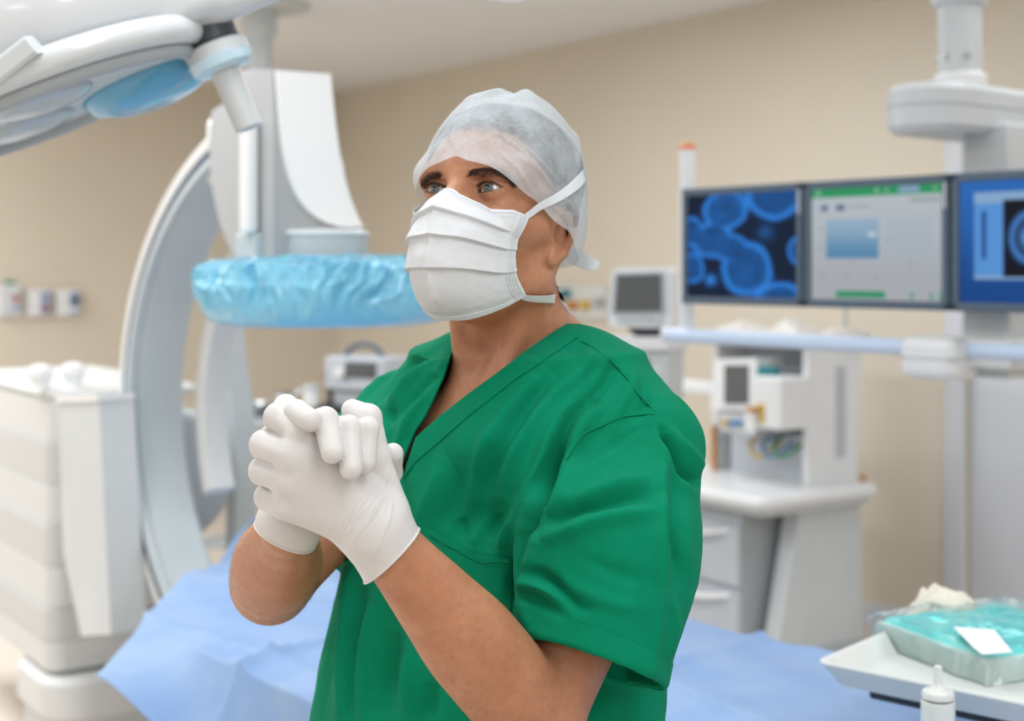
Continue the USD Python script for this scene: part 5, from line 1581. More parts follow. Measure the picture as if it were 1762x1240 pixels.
# -------- hair under the cap, nape and sideburn
HV, HFc = mesh_sdf(lambda p: np.maximum(smin(skull_sdf(p), s_cone(p, N1, N2, 0.056, 0.064), 0.02) - 0.0045 - 0.009 * sstep(0.04, 0.10, ((p - HO) @ RH.T)[:, 2]), np.where(((p - HO) @ RH.T)[:, 2] > -0.045, cap_sdf(p) + 0.0028, -1.0)), axis((-0.125, 0.10, 0.003)), axis((1.46, 1.76, 0.003)), axis((1.48, 1.79, 0.003)))
q = (HV - HO) @ RH.T
hl_u = np.interp(q[:, 0], [-0.12, -0.075, -0.058, -0.050, 0.0, 0.02, 0.045, 0.06, 0.1], [-0.068, -0.062, -0.030, 0.012, 0.035, 0.050, 0.075, 0.098, 0.115])
HV = HV + vnormals(HV, HFc) * ((meshkit.fbm(HV * 90, 3, 6) - 0.5) * 0.003)[:, None]
hv, hf = clip(HV, HFc, q[:, 2] - hl_u + 0.012 * (meshkit.fbm(q * 120, 3, 8) - 0.5))
hp = body_part(pe, 'hair', hv, hf, M['dark_hair'], True)
r = np.random.default_rng(12)
nap = []
sel = np.nonzero((q[:, 0] < -0.01) & (np.abs(q[:, 2] - hl_u) < 0.022) & (q[:, 2] < 0.02))[0]
NN = vnormals(HV, HFc)
for i in r.choice(sel, min(900, len(sel)), replace=False):
    dn = -HU * 0.007 + NN[i] * 0.0015 + r.normal(0, 0.0015, 3)
    nap.append(np.array([HV[i] - NN[i] * 0.004, HV[i] + dn * 0.5, HV[i] + dn]) - ORG)
curves(hp, 'short_nape_hair', nap, 0.00022, M['hair_fibre'])

# -------- cap
CV, CF = mesh_sdf(cap_sdf, axis((-0.135, 0.095, 0.0022)), axis((1.45, 1.74, 0.0022)), axis((1.50, 1.81, 0.0022)))
CV = relax(CV, CF, 3)
q = (CV - HO) @ RH.T
CPX0, CN0 = project(CV), vnormals(CV, CF)
ep, _n = on_body([(775, 267), (802, 271), (833, 281), (863, 293), (879, 307), (904, 330), (926, 348), (942, 362), (964, 384), (980, 401)], CV, CN0, CPX0, (CN0 * (CV - np.array([0, 0, CAMZ]))).sum(1) < 0)
eq = (ep - HO) @ RH.T
ephi = np.arctan2(np.abs(eq[:, 1]), eq[:, 0]); o_ = np.argsort(ephi); ephi, eu = ephi[o_], eq[o_, 2]
keep = np.concatenate([[True], np.diff(ephi) > 0.03]); ephi, eu = ephi[keep], eu[keep]
EDGE_P = np.concatenate([[-0.2, 0.0], ephi[ephi > 0.12], [ephi[-1] + 0.25, 2.6, 3.3]]); EDGE_U = np.concatenate([[eu[0], eu[0]], eu[ephi > 0.12], [eu[-1] - 0.018, -0.040, -0.040]])
from scipy.interpolate import PchipInterpolator
edge_u = PchipInterpolator(EDGE_P, EDGE_U)(np.arctan2(np.abs(q[:, 1]), q[:, 0]))
CN = vnormals(CV, CF)
cpx = project(CV)
fold = np.zeros(len(CV))
front = (CN * (CV - np.array([0, 0, CAMZ]))).sum(1) < 0
for pts, amp, wd in [([(850, 225), (900, 262), (950, 325)], 0.0018, 3.2), ([(872, 232), (915, 266), (962, 318)], 0.0020, 3.0), ([(885, 262), (928, 298), (955, 330)], 0.0016, 3.0), ([(846, 250), (890, 290), (925, 345)], 0.0012, 3.5), ([(905, 175), (955, 215), (992, 285)], 0.0022, 5),
                     ([(965, 330), (980, 355), (988, 385)], 0.0018, 3), ([(945, 350), (968, 372), (982, 400)], 0.0014, 3), ([(985, 210), (996, 260), (994, 300)], 0.0016, 4), ([(800, 175), (850, 158), (872, 152)], 0.0018, 4), ([(873, 150), (905, 160), (960, 200)], 0.0022, 5),
                     ([(770, 225), (785, 262)], 0.0008, 4), ([(800, 205), (812, 262)], 0.0007, 5)]:
    d_, al, _s = line_sd(cpx, pts)
    fold += 2.0 * amp * np.exp(-(d_ / wd) ** 2) * np.sin(np.pi * np.clip(al, 0.02, 0.98)) ** 0.6
fold = fold * front + 0.0045 * (meshkit.fbm(q * np.array([24, 34, 20]), 4, 14) - 0.5) * sstep(0.0, 0.03, q[:, 2] - edge_u)
CV = CV + CN * fold[:, None]
cv, cf = clip(CV, CF, q[:, 2] - edge_u)
cp = body_part(pe, 'cap', cv, cf, M['cap_fleece'], True, label='white see-through surgical cap')

def ribbon(path3, normals, width, thick=0.0008, twist=None):
    p = np.asarray(path3); t = np.gradient(p, axis=0); t /= np.linalg.norm(t, axis=1, keepdims=True)
    s = np.cross(normals, t); s /= np.linalg.norm(s, axis=1, keepdims=True)
    return sweep_rect(p, s, np.asarray(width) / 2, thick / 2)


CPX, CN2 = project(CV), vnormals(CV, CF)
CFRONT = (CN2 * (CV - np.array([0, 0, CAMZ]))).sum(1) < 0

# -------- mask
ml = [0.0, 0.016, 0.034, 0.050]
mf = np.array([[.114, .131, .135, .134, .119, .082], [.106, .128, .134, .132, .116, .080], [.090, .111, .122, .119, .103, .071], [.072, .086, .093, .091, .079, .052], [.0505, .058, .062, .060, .047, .029]])
mu = np.array([[.022, .000, -.030, -.058, -.092, -.112], [.016, -.004, -.031, -.058, -.090, -.111], [.0085, -.008, -.032, -.057, -.085, -.104], [-.0005, -.012, -.033, -.056, -.079, -.092], [.0065, -.009, -.030, -.050, -.064, -.0745]])
mlr = np.array([[0] * 6, [.016] * 6, [.034] * 6, [.050, .050, .0495, .0495, .049, .048], [.066, .0625, .0600, .0600, .0605, .0600]])
from scipy.interpolate import RectBivariateSpline
tcol = np.array([-1, -.76, -.5, -.24, 0, .24, .5, .76, 1.0]); trow = np.array([0, .2, .4, .58, .8, 1.0])
sym = lambda a, s: np.vstack([s * a[:0:-1], a])
G = [RectBivariateSpline(tcol, trow, sym(a, s), kx=3, ky=3) for a, s in ((mf, 1), (mlr, -1), (mu, 1))]


face_sdf = lambda p: np.minimum(head_sdf(p), s_cone(p, N1, N2, 0.056, 0.064))


def mask_pt(s, v, lift=0.0):
    """s from -1 (his right edge) to 1 (left edge), v from 0 (top) to 1 (bottom)."""
    P = np.stack([g.ev(s, v) for g in G], 1)
    e = 1e-3
    du = np.stack([g.ev(np.clip(s + e, -1, 1), v) - g.ev(np.clip(s - e, -1, 1), v) for g in G], 1)
    dv = np.stack([g.ev(s, np.clip(v + e, 0, 1)) - g.ev(s, np.clip(v - e, 0, 1)) for g in G], 1)
    n = np.cross(du, dv); n /= np.linalg.norm(n, axis=1, keepdims=True) + 1e-12
    n = np.where((n[:, :1] < 0), -n, n)
    pl = np.array([0.0, 0.25, 0.43, 0.64, 1.0]) 
    off = np.zeros(len(s))
    for k in range(4):
        a, b = pl[k], pl[k + 1]
        sh = 0.0
        t = (v - a - sh * (k > 0)) / (b + sh * (k < 3) - a)
        m = (t >= 0) & (t < 1)
        amp = 0.0052 if k < 3 else 0.0
        rise = np.clip(t, 0, 1) ** 1.6 * amp
        drop = 1 - sstep(0.95, 1.0, t)
        off = np.where(m, rise * drop, off)
    side_fade = 0.35 + 0.65 * (1 - sstep(0.72, 0.98, np.abs(s)))
    ridge = 0.0050 * np.exp(-np.abs(s) / 0.09) * sstep(0.03, 0.2, v) * (1 - sstep(0.8, 0.95, v))
    wr = 0.0022 * (meshkit.fbm(np.stack([s * 5, v * 9, 0 * s], 1), 3, 17) - 0.5)
    out = P + n * (off * side_fade + ridge + wr)[:, None]
    # the cloth lies on the skin: nothing of it sinks into the face
    for _ in range(2):
        w3 = out @ RH + HO
        dd = face_sdf(w3)
        out = out + n * np.maximum(0.0022 - dd, 0)[:, None]
    return out + n * lift, n


mv, mfc = sheet(lambda u, v: mask_pt(2 * u - 1, v)[0], 151, 221)
mv = hb(mv)
nn = vnormals(mv, mfc)
if (nn @ HF).mean() < 0: mfc = mfc[:, ::-1]
sv, sf = solidify(mv, mfc, 0.0011)
mk = body_part(pe, 'mask', sv, sf, M['mask_cloth'], True, label='white pleated surgical face mask')


def mask_strip(name, s0, s1, v0, v1, nu, nv, lift=0.0009):
    a, f_ = sheet(lambda u, v: mask_pt(s0 + (s1 - s0) * u, v0 + (v1 - v0) * v, lift)[0], nu, nv)
    a = hb(a)
    if (vnormals(a, f_) @ HF).mean() < 0: f_ = f_[:, ::-1]
    a, f_ = solidify(a, f_, 0.0009)
    body_part(mk, name, a, f_, M['mask_tie'], 50)


mask_strip('top_binding', -0.99, 0.99, 0.0, 0.03, 100, 4, 0.0006)
mask_strip('bottom_binding', -0.99, 0.99, 0.965, 1.0, 100, 4, 0.0006)
mask_strip('side_binding', 0.90, 1.0, 0.0, 1.0, 6, 120)
mask_strip('side_binding', -1.0, -0.90, 0.0, 1.0, 6, 120)
# weld dots in rows, raised a hair above the cloth
dots_v, dots_f = [], []
def dot(s, v, du, dv):
    ss = np.array([s - du, s + du, s + du, s - du]); vv = np.array([v - dv, v - dv, v + dv, v + dv])
    P, n = mask_pt(np.clip(ss, -1, 1), np.clip(vv, 0, 1), 0.0013)
    k = len(dots_v) * 4
    dots_v.append(hb(P)); dots_f.append([(k, k + 1, k + 2), (k, k + 2, k + 3)])
for v_row in (0.045, 0.075, 0.088):
    for s_ in np.linspace(-0.86, 0.86, 70): dot(s_, v_row, 0.0035, 0.0035)
for v_row in (0.925, 0.945):
    for s_ in np.linspace(-0.86, 0.86, 70): dot(s_, v_row, 0.0035, 0.0035)
for s_row in (0.92, 0.945, 0.97):
    for v_ in np.linspace(0.03, 0.97, 52):
        for sg in (1, -1): dot(sg * s_row, v_, 0.006, 0.0034)
dv_ = np.concatenate(dots_v); df_ = np.concatenate([np.array(x) for x in dots_f])
body_part(mk, 'weld_dots', dv_, df_, M['weld_mark'], False, kind='stuff')

# ties: the upper one runs over the cap, the lower one round the neck
up_px = [(932, 357), (955, 342), (978, 326), (996, 311)]
p_, n_ = on_body(up_px, CV, CN2, CPX, CFRONT)
c_top = hb(mask_pt(np.array([0.97]), np.array([0.02]))[0])[0]
path = np.vstack([c_top, c_top * 0.55 + p_[0] * 0.45 + n_[0] * 0.001, p_ + n_ * 0.0016])
nrm = np.vstack([n_[0], n_[0], n_])
bk = hb((-0.132, 0.03, 0.062)); bn = hb((-0.9, 0.4, 0)) - HO
path = np.vstack([path, bk]); nrm = np.vstack([nrm, bn / np.linalg.norm(bn)])
from scipy.interpolate import interp1d
ss_ = np.concatenate([[0], np.cumsum(np.linalg.norm(np.diff(path, axis=0), axis=1))])
P_ = spline(path, 40); N_ = interp1d(ss_, nrm, axis=0)(np.linspace(0, ss_[-1], 40))
rib = ribbon(P_, N_, np.interp(np.linspace(0, 1, 40), [0, 0.25, 0.4, 1], [0.007, 0.010, 0.0125, 0.0125]))
body_part(mk, 'tie', rib.vertices, rib.faces, M['mask_tie'], 40)
lo_px = [(920, 514), (938, 512), (952, 515)]
p_, n_ = on_body(lo_px)
c_bot = hb(mask_pt(np.array([0.97]), np.array([0.985]))[0])[0]
end = p_[-1] + np.array([0.003, 0.040, -0.002])
path = np.vstack([c_bot, p_ + n_ * 0.003, end]); nrm = np.vstack([n_[0], n_, n_[-1]])
P_ = spline(path, 30); ss_ = np.concatenate([[0], np.cumsum(np.linalg.norm(np.diff(path, axis=0), axis=1))])
N_ = interp1d(ss_, nrm, axis=0)(np.linspace(0, ss_[-1], 30))
rib = ribbon(P_, N_, np.interp(np.linspace(0, 1, 30), [0, 0.3, 1], [0.006, 0.009, 0.011]))
body_part(mk, 'tie', rib.vertices, rib.faces, M['mask_tie'], 40)
# mirrored ties on his right side
for tgt, rows in (((-0.04, -0.098, 0.045), 0.02), ((-0.05, -0.060, -0.055), 0.985)):
    a = mask_pt(np.array([-0.97]), np.array([rows]))[0][0]
    path = hb(np.array([a, (a + np.array(tgt)) / 2 + np.array([0, -0.016, 0]), tgt, [-0.128 if rows < .5 else -0.098, -0.02, tgt[2] + 0.01]]))
    P_ = spline(path, 24); N_ = np.tile(hb((-0.1, -1, 0)) - HO, (24, 1))
    rib = ribbon(P_, N_, 0.011)
    body_part(mk, 'tie', rib.vertices, rib.faces, M['mask_tie'], 40)
# loose tails behind the head
def tail(pts, w, nv=(0, -1, 0.25), n=16):
    P_ = spline(np.array([W(*q) for q in pts]), n)
    t_ = np.linspace(0, 1, n)
    N_ = np.tile(np.array(nv, float), (n, 1)) + np.stack([0.25 * np.sin(7 * t_), 0 * t_, 0.25 * np.cos(6 * t_)], 1)
    return ribbon(P_, N_, np.interp(t_, np.linspace(0, 1, len(w)), w), 0.0012)
tl = tail([(966, 428, 1.66), (985, 440, 1.655), (1005, 449, 1.65), (1029, 459, 1.645)], [0.010, 0.019, 0.018, 0.012])
body_part(mk, 'tie_tail', tl.vertices, tl.faces, M['mask_tie'], 40)
tl = tail([(958, 519, 1.60), (969, 532, 1.61), (979, 548, 1.612)], [0.010, 0.013, 0.011])
body_part(mk, 'tie_tail', tl.vertices, tl.faces, M['mask_tie'], 40)

# -------- gloves
def glove(H, Wr, E, cuff, side):
    ax_ = E - Wr; ax_ /= np.linalg.norm(ax_)
    other = HAND_R if H is HAND_L else HAND_L
    far = cuff + ax_ * 0.02
    def g(p):
        d = hand_sdf(p, H)
        r0 = 0.031 if side == 'L' else 0.0285
        c = s_cone(p, Wr, far, r0, 0.0355 if side == 'L' else 0.0310)
        return smin(d, c, 0.014)
    lo = np.min([Wr, far] + [x[1] for x in H['palm']] + [y for f in H['fingers'] for y in f[0]], axis=0) - 0.05
    hi = np.max([Wr, far] + [x[1] for x in H['palm']] + [y for f in H['fingers'] for y in f[0]], axis=0) + 0.05
    v, f = mesh_sdf(g, *[axis((lo[k], hi[k], 0.00125 if side == 'L' else 0.0018)) for k in range(3)])
    v = relax(v, f, 1, 0.4)
    n = vnormals(v, f)
    px = project(v)
    fr = (n * (v - np.array([0, 0, CAMZ]))).sum(1) < 0
    dsp = np.zeros(len(v))
    if side == 'L':
        for pts, a, wd in [([(572, 926), (600, 880), (622, 858)], .0009, 2.2), ([(581, 930), (606, 886), (630, 858)], .0010, 2.0), ([(590, 934), (616, 888), (638, 864)], .0009, 2.0), ([(598, 944), (640, 888), (664, 846)], .0016, 2.6), ([(604, 955), (622, 925), (640, 905)], .0008, 2.2),
                           ([(668, 905), (672, 880), (676, 858)], .0010, 2.2), ([(640, 960), (655, 930), (668, 892)], .0009, 2.4), ([(655, 850), (664, 826), (668, 806)], .0008, 2.2),
                           ([(585, 925), (610, 884)], -.0006, 2.2), ([(594, 932), (620, 885)], -.0006, 2.2)]:
            d_, al, _ = line_sd(px, pts)
            dsp += 1.25 * a * np.exp(-(d_ / (wd * 1.1)) ** 2) * np.sin(np.pi * np.clip(al, 0.02, 0.98)) ** 0.5
    dsp *= fr
    along = (v - cuff) @ ax_
    nearcuff = np.clip(1 + along / 0.035, 0, 1)
    dsp += nearcuff * 0.0018 * (meshkit.fbm(v * 110, 3, 9) - 0.5)
    v = v + n * dsp[:, None]
    tilt = CUT[side]
    v, f = clip(v, f, -((v - cuff) @ tilt))
    # rolled bead along the rim
    E_ = np.vstack([f[:, [0, 1]], f[:, [1, 2]], f[:, [2, 0]]])
    u, inv, c = np.unique(np.sort(E_, 1), axis=0, return_inverse=True, return_counts=True)
    B = E_[c[inv.ravel()] == 1]
    nxt = dict(zip(B[:, 0], B[:, 1])); k0 = B[0, 0]; rim = [k0]
    while nxt.get(rim[-1], k0) != k0 and len(rim) < len(B) + 2: rim.append(nxt[rim[-1]])
    rim = v[rim]; rim = np.vstack([rim, rim[:1]])
    s = np.concatenate([[0], np.cumsum(np.linalg.norm(np.diff(rim, axis=0), axis=1))])
    rim = np.stack([np.interp(np.linspace(0, s[-1], 90), s, rim[:, k]) for k in range(3)], 1)
    from scipy.ndimage import gaussian_filter1d
    rim = gaussian_filter1d(rim[:-1], 1.2, axis=0, mode='wrap'); rim = np.vstack([rim, rim[:1]])
    v, f = solidify(v, f, 0.0009)
    gp_ = body_part(pe, 'glove', v, f, M['latex'], True, label='white latex glove on the %s hand' % ('left' if side == 'L' else 'right'))
    bd_ = tube(rim, 0.0013, 8)
    body_part(gp_, 'cuff_bead', bd_.vertices, bd_.faces, M['latex'], True)


# the rims are cut along the line the cuffs show, across the forearm
aL = (EL - WL) / np.linalg.norm(EL - WL); aR = (ER - WR) / np.linalg.norm(ER - WR)
def cut_normal(a, p1, p2, ax_):
    across = W(*p2) - W(*p1)
    view = W((p1[0] + p2[0]) / 2, (p1[1] + p2[1]) / 2, p1[2]) - np.array([0, 0, CAMZ])
    n = np.cross(across, view); n /= np.linalg.norm(n)
    n = n * np.sign(n @ ax_)
    n = 0.72 * n + 0.28 * ax_
    return n / np.linalg.norm(n)
CUT = {'L': cut_normal(None, (632, 1000, 1.29), (712, 914, 1.29), aL), 'R': cut_normal(None, (455, 893, 1.40), (545, 938, 1.40), aR)}
glove(HAND_L, WL, EL, W(672, 957, 1.295), 'L')
glove(HAND_R, WR, ER, W(498, 912, 1.385), 'R')

# -------- scrub top
HEMA, HEMB, HEMC = W(905, 1088, 1.345), W(1040, 1133, 1.325), W(1124, 1196, 1.48)
hn = np.cross(HEMB - HEMA, HEMC - HEMA); hn /= np.linalg.norm(hn)
if hn @ (HEMB - SL) < 0: hn = -hn
SLM, SLH = W(1046, 945, 1.435), W(1010, 1200, 1.385)
SRM, SRH = W(592, 850, 1.68), W(560, 955, 1.65)
ZT_ = [0.75, 0.95, 1.10, 1.22, 1.32, 1.40, 1.47]
TA = [0.165, 0.160, 0.156, 0.150, 0.145, 0.128, 0.10]
TB = [0.240, 0.234, 0.226, 0.214, 0.198, 0.180, 0.14]


def tube_sdf(p):
    z = np.clip(p[:, 2], ZT_[0], ZT_[-1])
    sx = -0.048 * np.clip((1.40 - p[:, 2]) / 0.33, 0, 1.2)
    c = CB[None] + np.stack([sx, 0 * sx, 0 * sx], 1)
    q = (p - c) @ RB.T
    a = np.interp(z, ZT_, TA); b = np.interp(z, ZT_, TB)
    k0 = np.sqrt((q[:, 0] / a) ** 2 + (q[:, 1] / b) ** 2); k1 = np.sqrt((q[:, 0] / a ** 2) ** 2 + (q[:, 1] / b ** 2) ** 2)
    return np.maximum(k0 * (k0 - 1) / np.maximum(k1, 1e-9), p[:, 2] - 1.475)


def yoke_sdf(p):
    q = (p - CB) @ RB.T
    q = np.stack([q[:, 0], np.abs(q[:, 1]), q[:, 2]], 1)
    d = s_cone(q, (-0.012, 0.066, 1.452), (-0.004, 0.162, 1.392), 0.064, 0.060)
    d = smin(d, s_cone(q, (0.03, 0.06, 1.405), (0.04, 0.12, 1.36), 0.075, 0.085), 0.04)
    return d


def sleeve_l(p):
    return smin(s_cone(p, SL + np.array([0, 0, -0.012]), SLM, 0.060, 0.084), s_cone(p, SLM, SLH, 0.086, 0.074), 0.04)


def sleeve_r(p):
    return smin(s_cone(p, SR + np.array([0, 0, -0.012]), SRM, 0.066, 0.074), s_cone(p, SRM, SRH, 0.074, 0.068), 0.03)


RCUT = (SRH - SRM) / np.linalg.norm(SRH - SRM)


def shirt_sdf(p):
    t = smin(tube_sdf(p), yoke_sdf(p), 0.05)
    L = sleeve_l(p); pl = (p - HEMA) @ hn
    Lc = smax(L, pl, 0.004)
    d = smin(t, Lc, 0.014)
    R = sleeve_r(p); pr = (p - SRH) @ RCUT
    d = smin(d, smax(R, pr, 0.004), 0.016)
    cav = np.maximum(np.maximum(L + 0.0075, -(pl + 0.12)), -(t - 0.004))
    d = np.maximum(d, -cav)
    cavr = np.maximum(np.maximum(R + 0.0075, -(pr + 0.09)), -(t - 0.004))
    return np.maximum(d, -cavr)


TV, TF = mesh_sdf(shirt_sdf, axis((-0.36, 0.26, 0.0027)), axis((1.24, 1.92, 0.0027)), axis((0.80, 1.54, 0.0027)))
TV = relax(TV, TF, 4)
TN = vnormals(TV, TF)
tpx = project(TV)
tfront = -(TN * (TV - np.array([0, 0, CAMZ]))).sum(1) / np.linalg.norm(TV - np.array([0, 0, CAMZ]), axis=1)
# the inside of a sleeve moves with its outside
inside = ((sleeve_l(TV) < -0.0044) & ((TV - HEMA) @ hn < 0.001)) | ((sleeve_r(TV) < -0.0044) & ((TV - SRH) @ RCUT < 0.001))
DIR = TN.copy()
for fn_ in (sleeve_l, sleeve_r):
    near_ = inside & (np.abs(fn_(TV)) < 0.05)
    P_ = TV[near_]
    g_ = np.stack([fn_(P_ + e_) - fn_(P_ - e_) for e_ in np.eye(3) * 1e-3], 1)
    DIR[near_] = g_ / np.maximum(np.linalg.norm(g_, axis=1, keepdims=True), 1e-9)
tfd = -(DIR * (TV - np.array([0, 0, CAMZ]))).sum(1) / np.linalg.norm(TV - np.array([0, 0, CAMZ]), axis=1)
mask_f = sstep(0.02, 0.3, tfd)
FOLDS = [  # pixel path, height in metres (negative: valley), width in pixels
    ([(956, 651), (897, 718), (867, 777), (841, 822), (823, 874)], -.0050, 15), ([(935, 640), (880, 700), (850, 750), (828, 800)], .0030, 12),
    ([(985, 640), (935, 700), (905, 750), (880, 800), (860, 850)], .0040, 14), ([(1000, 690), (956, 748), (926, 822), (882, 904), (855, 960)], .0052, 15),
    ([(1020, 690), (975, 728), (956, 792), (934, 855), (908, 896), (892, 940), (884, 1000)], -.0105, 10), ([(1040, 700), (1000, 740), (985, 790), (968, 840), (935, 890)], .0050, 14),
    ([(860, 748), (830, 807), (808, 874)], .0032, 10), ([(800, 800), (770, 870), (750, 905)], -.0042, 15), ([(760, 800), (735, 860), (715, 905)], .0028, 12),
    ([(1112, 733), (1045, 770), (1000, 800)], -.0020, 8), ([(1100, 752), (1050, 782), (985, 822)], .0022, 10),
    ([(1130, 852), (1045, 863), (971, 885), (923, 904)], -.0065, 13), ([(1132, 880), (1045, 890), (975, 912), (925, 930)], .0045, 15), ([(1128, 820), (1040, 838), (980, 860)], .0030, 12),
    ([(1138, 742), (1152, 772), (1168, 798), (1208, 835)], -.0095, 7), ([(1150, 735), (1175, 770), (1210, 808)], .0050, 10), ([(1135, 765), (1152, 800), (1195, 850)], .0035, 9),
    ([(1130, 707), (1136, 800), (1136, 1000), (1124, 1150)], .0048, 13), ([(1160, 760), (1165, 900), (1155, 1050)], -.0035, 16), ([(1145, 880), (1168, 940), (1172, 1000)], -.0035, 9), ([(1150, 1000), (1160, 1060), (1150, 1130)], .0028, 9),
    ([(905, 985), (935, 992), (960, 1012), (1010, 1045)], -.0062, 10), ([(890, 1020), (920, 1030), (960, 1055)], -.0040, 9), ([(900, 1003), (940, 1012), (985, 1042)], .0035, 9), ([(1005, 960), (1060, 985), (1120, 1000)], -.0020, 14), ([(980, 1005), (1050, 1035), (1110, 1045)], .0020, 14),
    ([(920, 940), (903, 985), (900, 1040), (915, 1085)], .0030, 12),
    ([(1060, 615), (1040, 660), (1000, 690)], -.0035, 10), ([(1090, 640), (1075, 690), (1050, 730)], .0032, 12), ([(1020, 600), (1000, 640), (960, 680)], .0030, 12), ([(1105, 660), (1110, 690), (1095, 715)], -.0026, 9),
    ([(748, 606), (700, 632), (668, 665), (645, 690)], -.0052, 9), ([(730, 618), (705, 650), (672, 700)], .0040, 9), ([(755, 640), (725, 672), (690, 720)], -.0032, 9), ([(740, 665), (715, 700), (690, 740)], .0032, 9), ([(690, 622), (650, 650), (622, 690)], .0040, 11), ([(765, 620), (745, 650)], .0015, 8),
    ([(720, 700), (695, 745), (672, 790)], .0026, 9), ([(678, 700), (668, 730)], -.0030, 9), ([(700, 800), (690, 850), (700, 890)], -.0030, 12),
    ([(603, 965), (594, 1090), (587, 1240)], .0050, 11), ([(625, 1000), (606, 1120), (604, 1240)], -.0052, 12), ([(645, 1030), (627, 1130), (622, 1240)], .0045, 12), ([(575, 950), (566, 1090), (556, 1240)], -.0048, 14), ([(680, 1080), (660, 1160), (655, 1240)], -.0070, 20), ([(705, 1120), (700, 1180), (705, 1240)], .0045, 12), ([(740, 1170), (735, 1240)], -.0050, 14),
    ([(850, 880), (838, 930)], -.0040, 14), ([(880, 890), (862, 945)], .0035, 10), ([(820, 900), (812, 940)], .0022, 9), ([(782, 890), (790, 925)], -.0030, 12),
    ([(890, 960), (880, 1010), (880, 1040)], -.0050, 10),
    ([(770, 790), (840, 765), (910, 745)], .0050, 46), ([(770, 890), (830, 892), (880, 880)], -.0060, 34),
]
TV0 = TV.copy()
disp = np.zeros(len(TV))
for pts, a, wd in FOLDS:
    pts = spline(pts, 14) if len(pts) > 2 else pts
    d_, al, _ = line_sd(tpx, pts)
    disp += 2.2 * a * np.exp(-(d_ / wd) ** 2) * np.sin(np.pi * np.clip(al, 0.03, 0.97)) ** 0.55
disp *= mask_f
# broad softness all over the cloth
qn = TV * np.array([22.0, 22.0, 9.0])
disp += 0.0060 * (meshkit.fbm(qn, 4, 61) - 0.5) + 0.0025 * (meshkit.fbm(TV * np.array([60.0, 60.0, 22.0]), 3, 71) - 0.5)
TV = TV + DIR * disp[:, None]
TN = vnormals(TV, TF)
tpx = project(TV)
VN = np.array([(978, 557), (956, 570), (897, 610), (856, 642), (808, 677), (760, 714), (716, 753), (699, 800), (693, 822), (688, 806), (702, 770), (715, 740), (730, 718), (745, 688), (763, 648), (778, 604), (800, 560), (870, 520)], float)
sdV = poly_sd(tpx, VN)
axn = N2 - N1; axn /= np.linalg.norm(axn)
w_ = TV - N1; rad = np.linalg.norm(w_ - (w_ @ axn)[:, None] * axn, axis=1)
backneck = np.where((TV[:, 2] > 1.44), rad - 0.061, 1.0) * 1600
gfield = np.where(tfront > 0, np.minimum(-sdV, np.where(tpx[:, 1] < 640, np.maximum(backneck, -sdV), 1e3)), backneck)
gfield = np.minimum(gfield, (TV[:, 2] - 0.812) * 1600)
tv, tf = clip(TV, TF, gfield)
sv, sf = solidify(tv, tf, 0.0016)
top = body_part(pe, 'scrub_top', sv, sf, M['green_cotton'], True, label='green short-sleeved V-neck scrub top')

# sewn-on pieces follow the same cloth, a hair above it
def patch(name, field, lift, t=0.0012, thick_label=None):
    a, b = clip(TV, TF, field)
    # keep pieces facing outwards
    cs_ = trimesh.graph.connected_component_labels(trimesh.Trimesh(a, b, process=False).face_adjacency, node_count=len(b))
    b = b[cs_ == np.bincount(cs_).argmax()]
    u_, inv_ = np.unique(b, return_inverse=True); a, b = a[u_], inv_.reshape(-1, 3)
    a, b = solidify(a, b, t, lift)
    return body_part(top, name, a, b, M['green_cotton'], 40, label=thick_label)


bandL = np.array([(978, 557), (956, 570), (897, 610), (856, 642), (808, 677), (760, 714), (716, 753), (697, 812), (693, 826), (716, 794), (757, 760), (808, 715), (889, 652), (996, 580)], float)
patch('neckband', np.where(tfront > 0.0, np.minimum(poly_sd(tpx, bandL), gfield), -5.0), 0.0013)
bandR = np.array([(778, 604), (763, 648), (745, 688), (730, 718), (715, 740), (702, 770), (688, 806), (680, 796), (692, 750), (703, 728), (722, 690), (742, 655), (760, 612)], float)
patch('neckband', np.where(tfront > 0.0, np.minimum(poly_sd(tpx, bandR), gfield), -5.0), 0.0011)
pock = np.array([(734, 906), (766, 925), (794, 940), (820, 954), (850, 958), (880, 959), (877, 1120), (735, 1120)], float)
chest_only = (smin(tube_sdf(TV), yoke_sdf(TV), 0.05) < 0.012) & (sleeve_l(TV) > 0.004)
patch('chest_pocket', np.where((tfront > 0.05) & chest_only, poly_sd(tpx, pock), -5.0), 0.0022)
pv2 = (TV0 - HEMA) @ hn
patch('sleeve_hem', np.minimum(np.minimum(pv2 + 0.024, (sleeve_l(TV0) + 0.0030) * 2), np.minimum(np.maximum(smin(tube_sdf(TV0), yoke_sdf(TV0), 0.05) - 0.006, 0.04 - np.linalg.norm(TV0 - HEMB, axis=1)), 0.02)), 0.0010)


# seams: thin cords of thread along the cloth
def seam(pts, r=0.0007, lift=0.0006):
    pts = spline(pts, 40)
    fr = tfront > 0.02
    p_, n_ = on_body(pts, TV, TN, tpx, fr)
    from scipy.ndimage import gaussian_filter1d
    p_ = gaussian_filter1d(p_ + n_ * lift, 2.0, axis=0, mode='nearest')
    t_ = tube(p_, r, 6)
    body_part(top, 'seam', t_.vertices, t_.faces, M['green_cotton'], True)


seam([(996, 581), (1040, 607), (1080, 648), (1105, 680), (1128, 706)], 0.0011, 0.0004)
seam([(1130, 708), (1060, 718), (1010, 745), (975, 790)], 0.0009, 0.0004)
seam([(735, 915), (766, 934), (794, 949), (820, 963), (850, 967), (877, 968)], 0.0006, 0.0030)

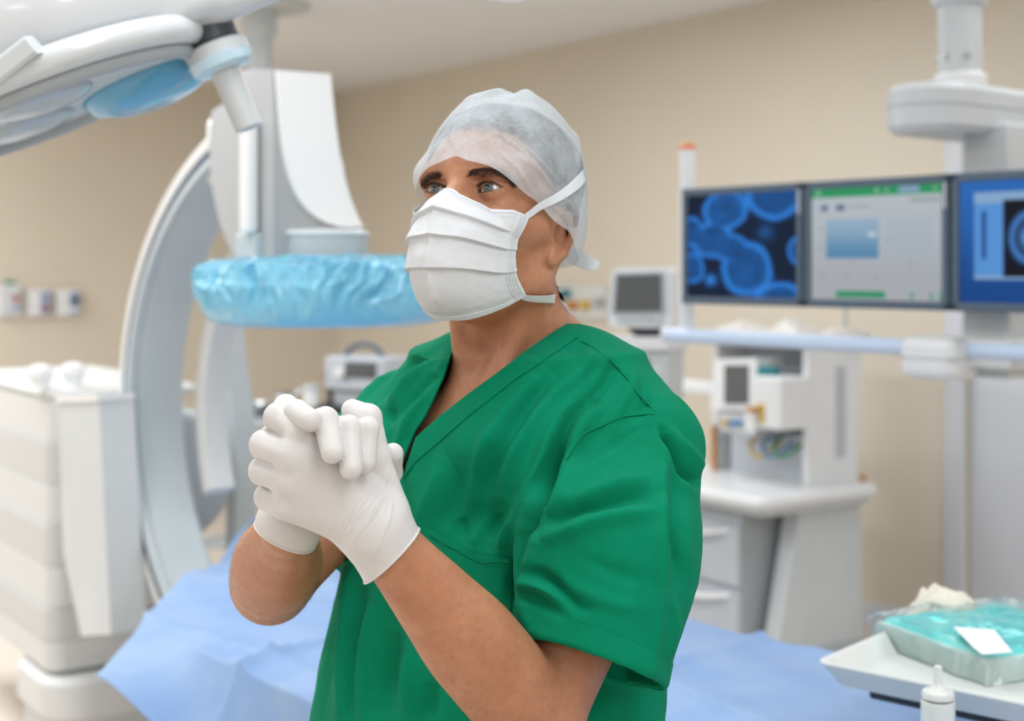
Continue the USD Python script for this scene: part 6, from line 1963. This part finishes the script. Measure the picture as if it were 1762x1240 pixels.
# -------- trousers and shoes
def trouser_sdf(p):
    d = s_ell((p - CB) @ RB.T, (0.0, 0, 0.92), (0.14, 0.20, 0.12))
    for s in (-1, 1):
        hip, kn, an = bb((0.0, s * 0.095, 0.86)), bb((0.01, s * 0.105, 0.48)), bb((-0.01, s * 0.115, 0.05))
        d = smin(d, smin(s_cone(p, hip, kn, 0.105, 0.085), s_cone(p, kn, an, 0.085, 0.078), 0.04), 0.02)
    return np.maximum(d, 0.035 - p[:, 2])


PV, PF = mesh_sdf(trouser_sdf, axis((-0.30, 0.30, 0.007)), axis((1.36, 1.90, 0.007)), axis((0.0, 1.02, 0.009)))
PV = PV + vnormals(PV, PF) * (0.012 * (meshkit.fbm(PV * np.array([18, 18, 9]), 3, 81) - 0.5))[:, None]
body_part(pe, 'trousers', PV, PF, M['green_cotton'], True, label='green scrub trousers')
for s in (-1, 1):
    a, b = bb((-0.06, s * 0.115, 0.045)), bb((0.15, s * 0.14, 0.034))
    SV, SF = mesh_sdf(lambda p: np.maximum(smin(s_cone(p, a, b, 0.045, 0.036), s_cone(p, a, a + np.array([0, 0, 0.03]), 0.045, 0.045), 0.02), 0.001 - p[:, 2]), axis((-0.34, 0.30, 0.006)), axis((1.30, 1.92, 0.006)), axis((-0.01, 0.14, 0.006)))
    body_part(pe, 'shoe', SV, SF, M['white_plastic'], True)

# -------- fine hair on the forearms
r = np.random.default_rng(33)
tri = BFc
cen = BV[tri].mean(1)
area = np.linalg.norm(np.cross(BV[tri[:, 1]] - BV[tri[:, 0]], BV[tri[:, 2]] - BV[tri[:, 0]]), axis=1)
hair = []
for S, E, Wr, cuff, side in ((SL, EL, WL, W(672, 957, 1.295), 'L'), (SR, ER, WR, W(498, 912, 1.385), 'R')):
    ax_ = Wr - E
    t_ = ((cen - E) @ ax_) / (ax_ @ ax_)
    rr = np.linalg.norm(cen - E - t_[:, None] * ax_, axis=1)
    sel = np.nonzero((t_ > -0.05) & (t_ < 1.0) & (rr < 0.06) & ((cen - cuff) @ CUT[side] > 0.003))[0]
    pr = area[sel] / area[sel].sum()
    for i in r.choice(sel, 2600, p=pr):
        w3 = r.dirichlet((1, 1, 1)); b0 = w3 @ BV[tri[i]]; n0 = BN[tri[i][0]]
        d0 = ax_ / np.linalg.norm(ax_) * 0.6 + np.array([0.1, 0, -0.35]) + r.normal(0, 0.18, 3)
        d0 -= n0 * (d0 @ n0); d0 /= np.linalg.norm(d0)
        L_ = 0.004 + 0.004 * r.random()
        hair.append(np.array([b0 - n0 * 0.0003, b0 + d0 * L_ * 0.5 + n0 * 0.0018, b0 + d0 * L_ + n0 * 0.0016]) - ORG)
curves(pe, 'arm_hair', hair, 0.00007, M['arm_fibre'])
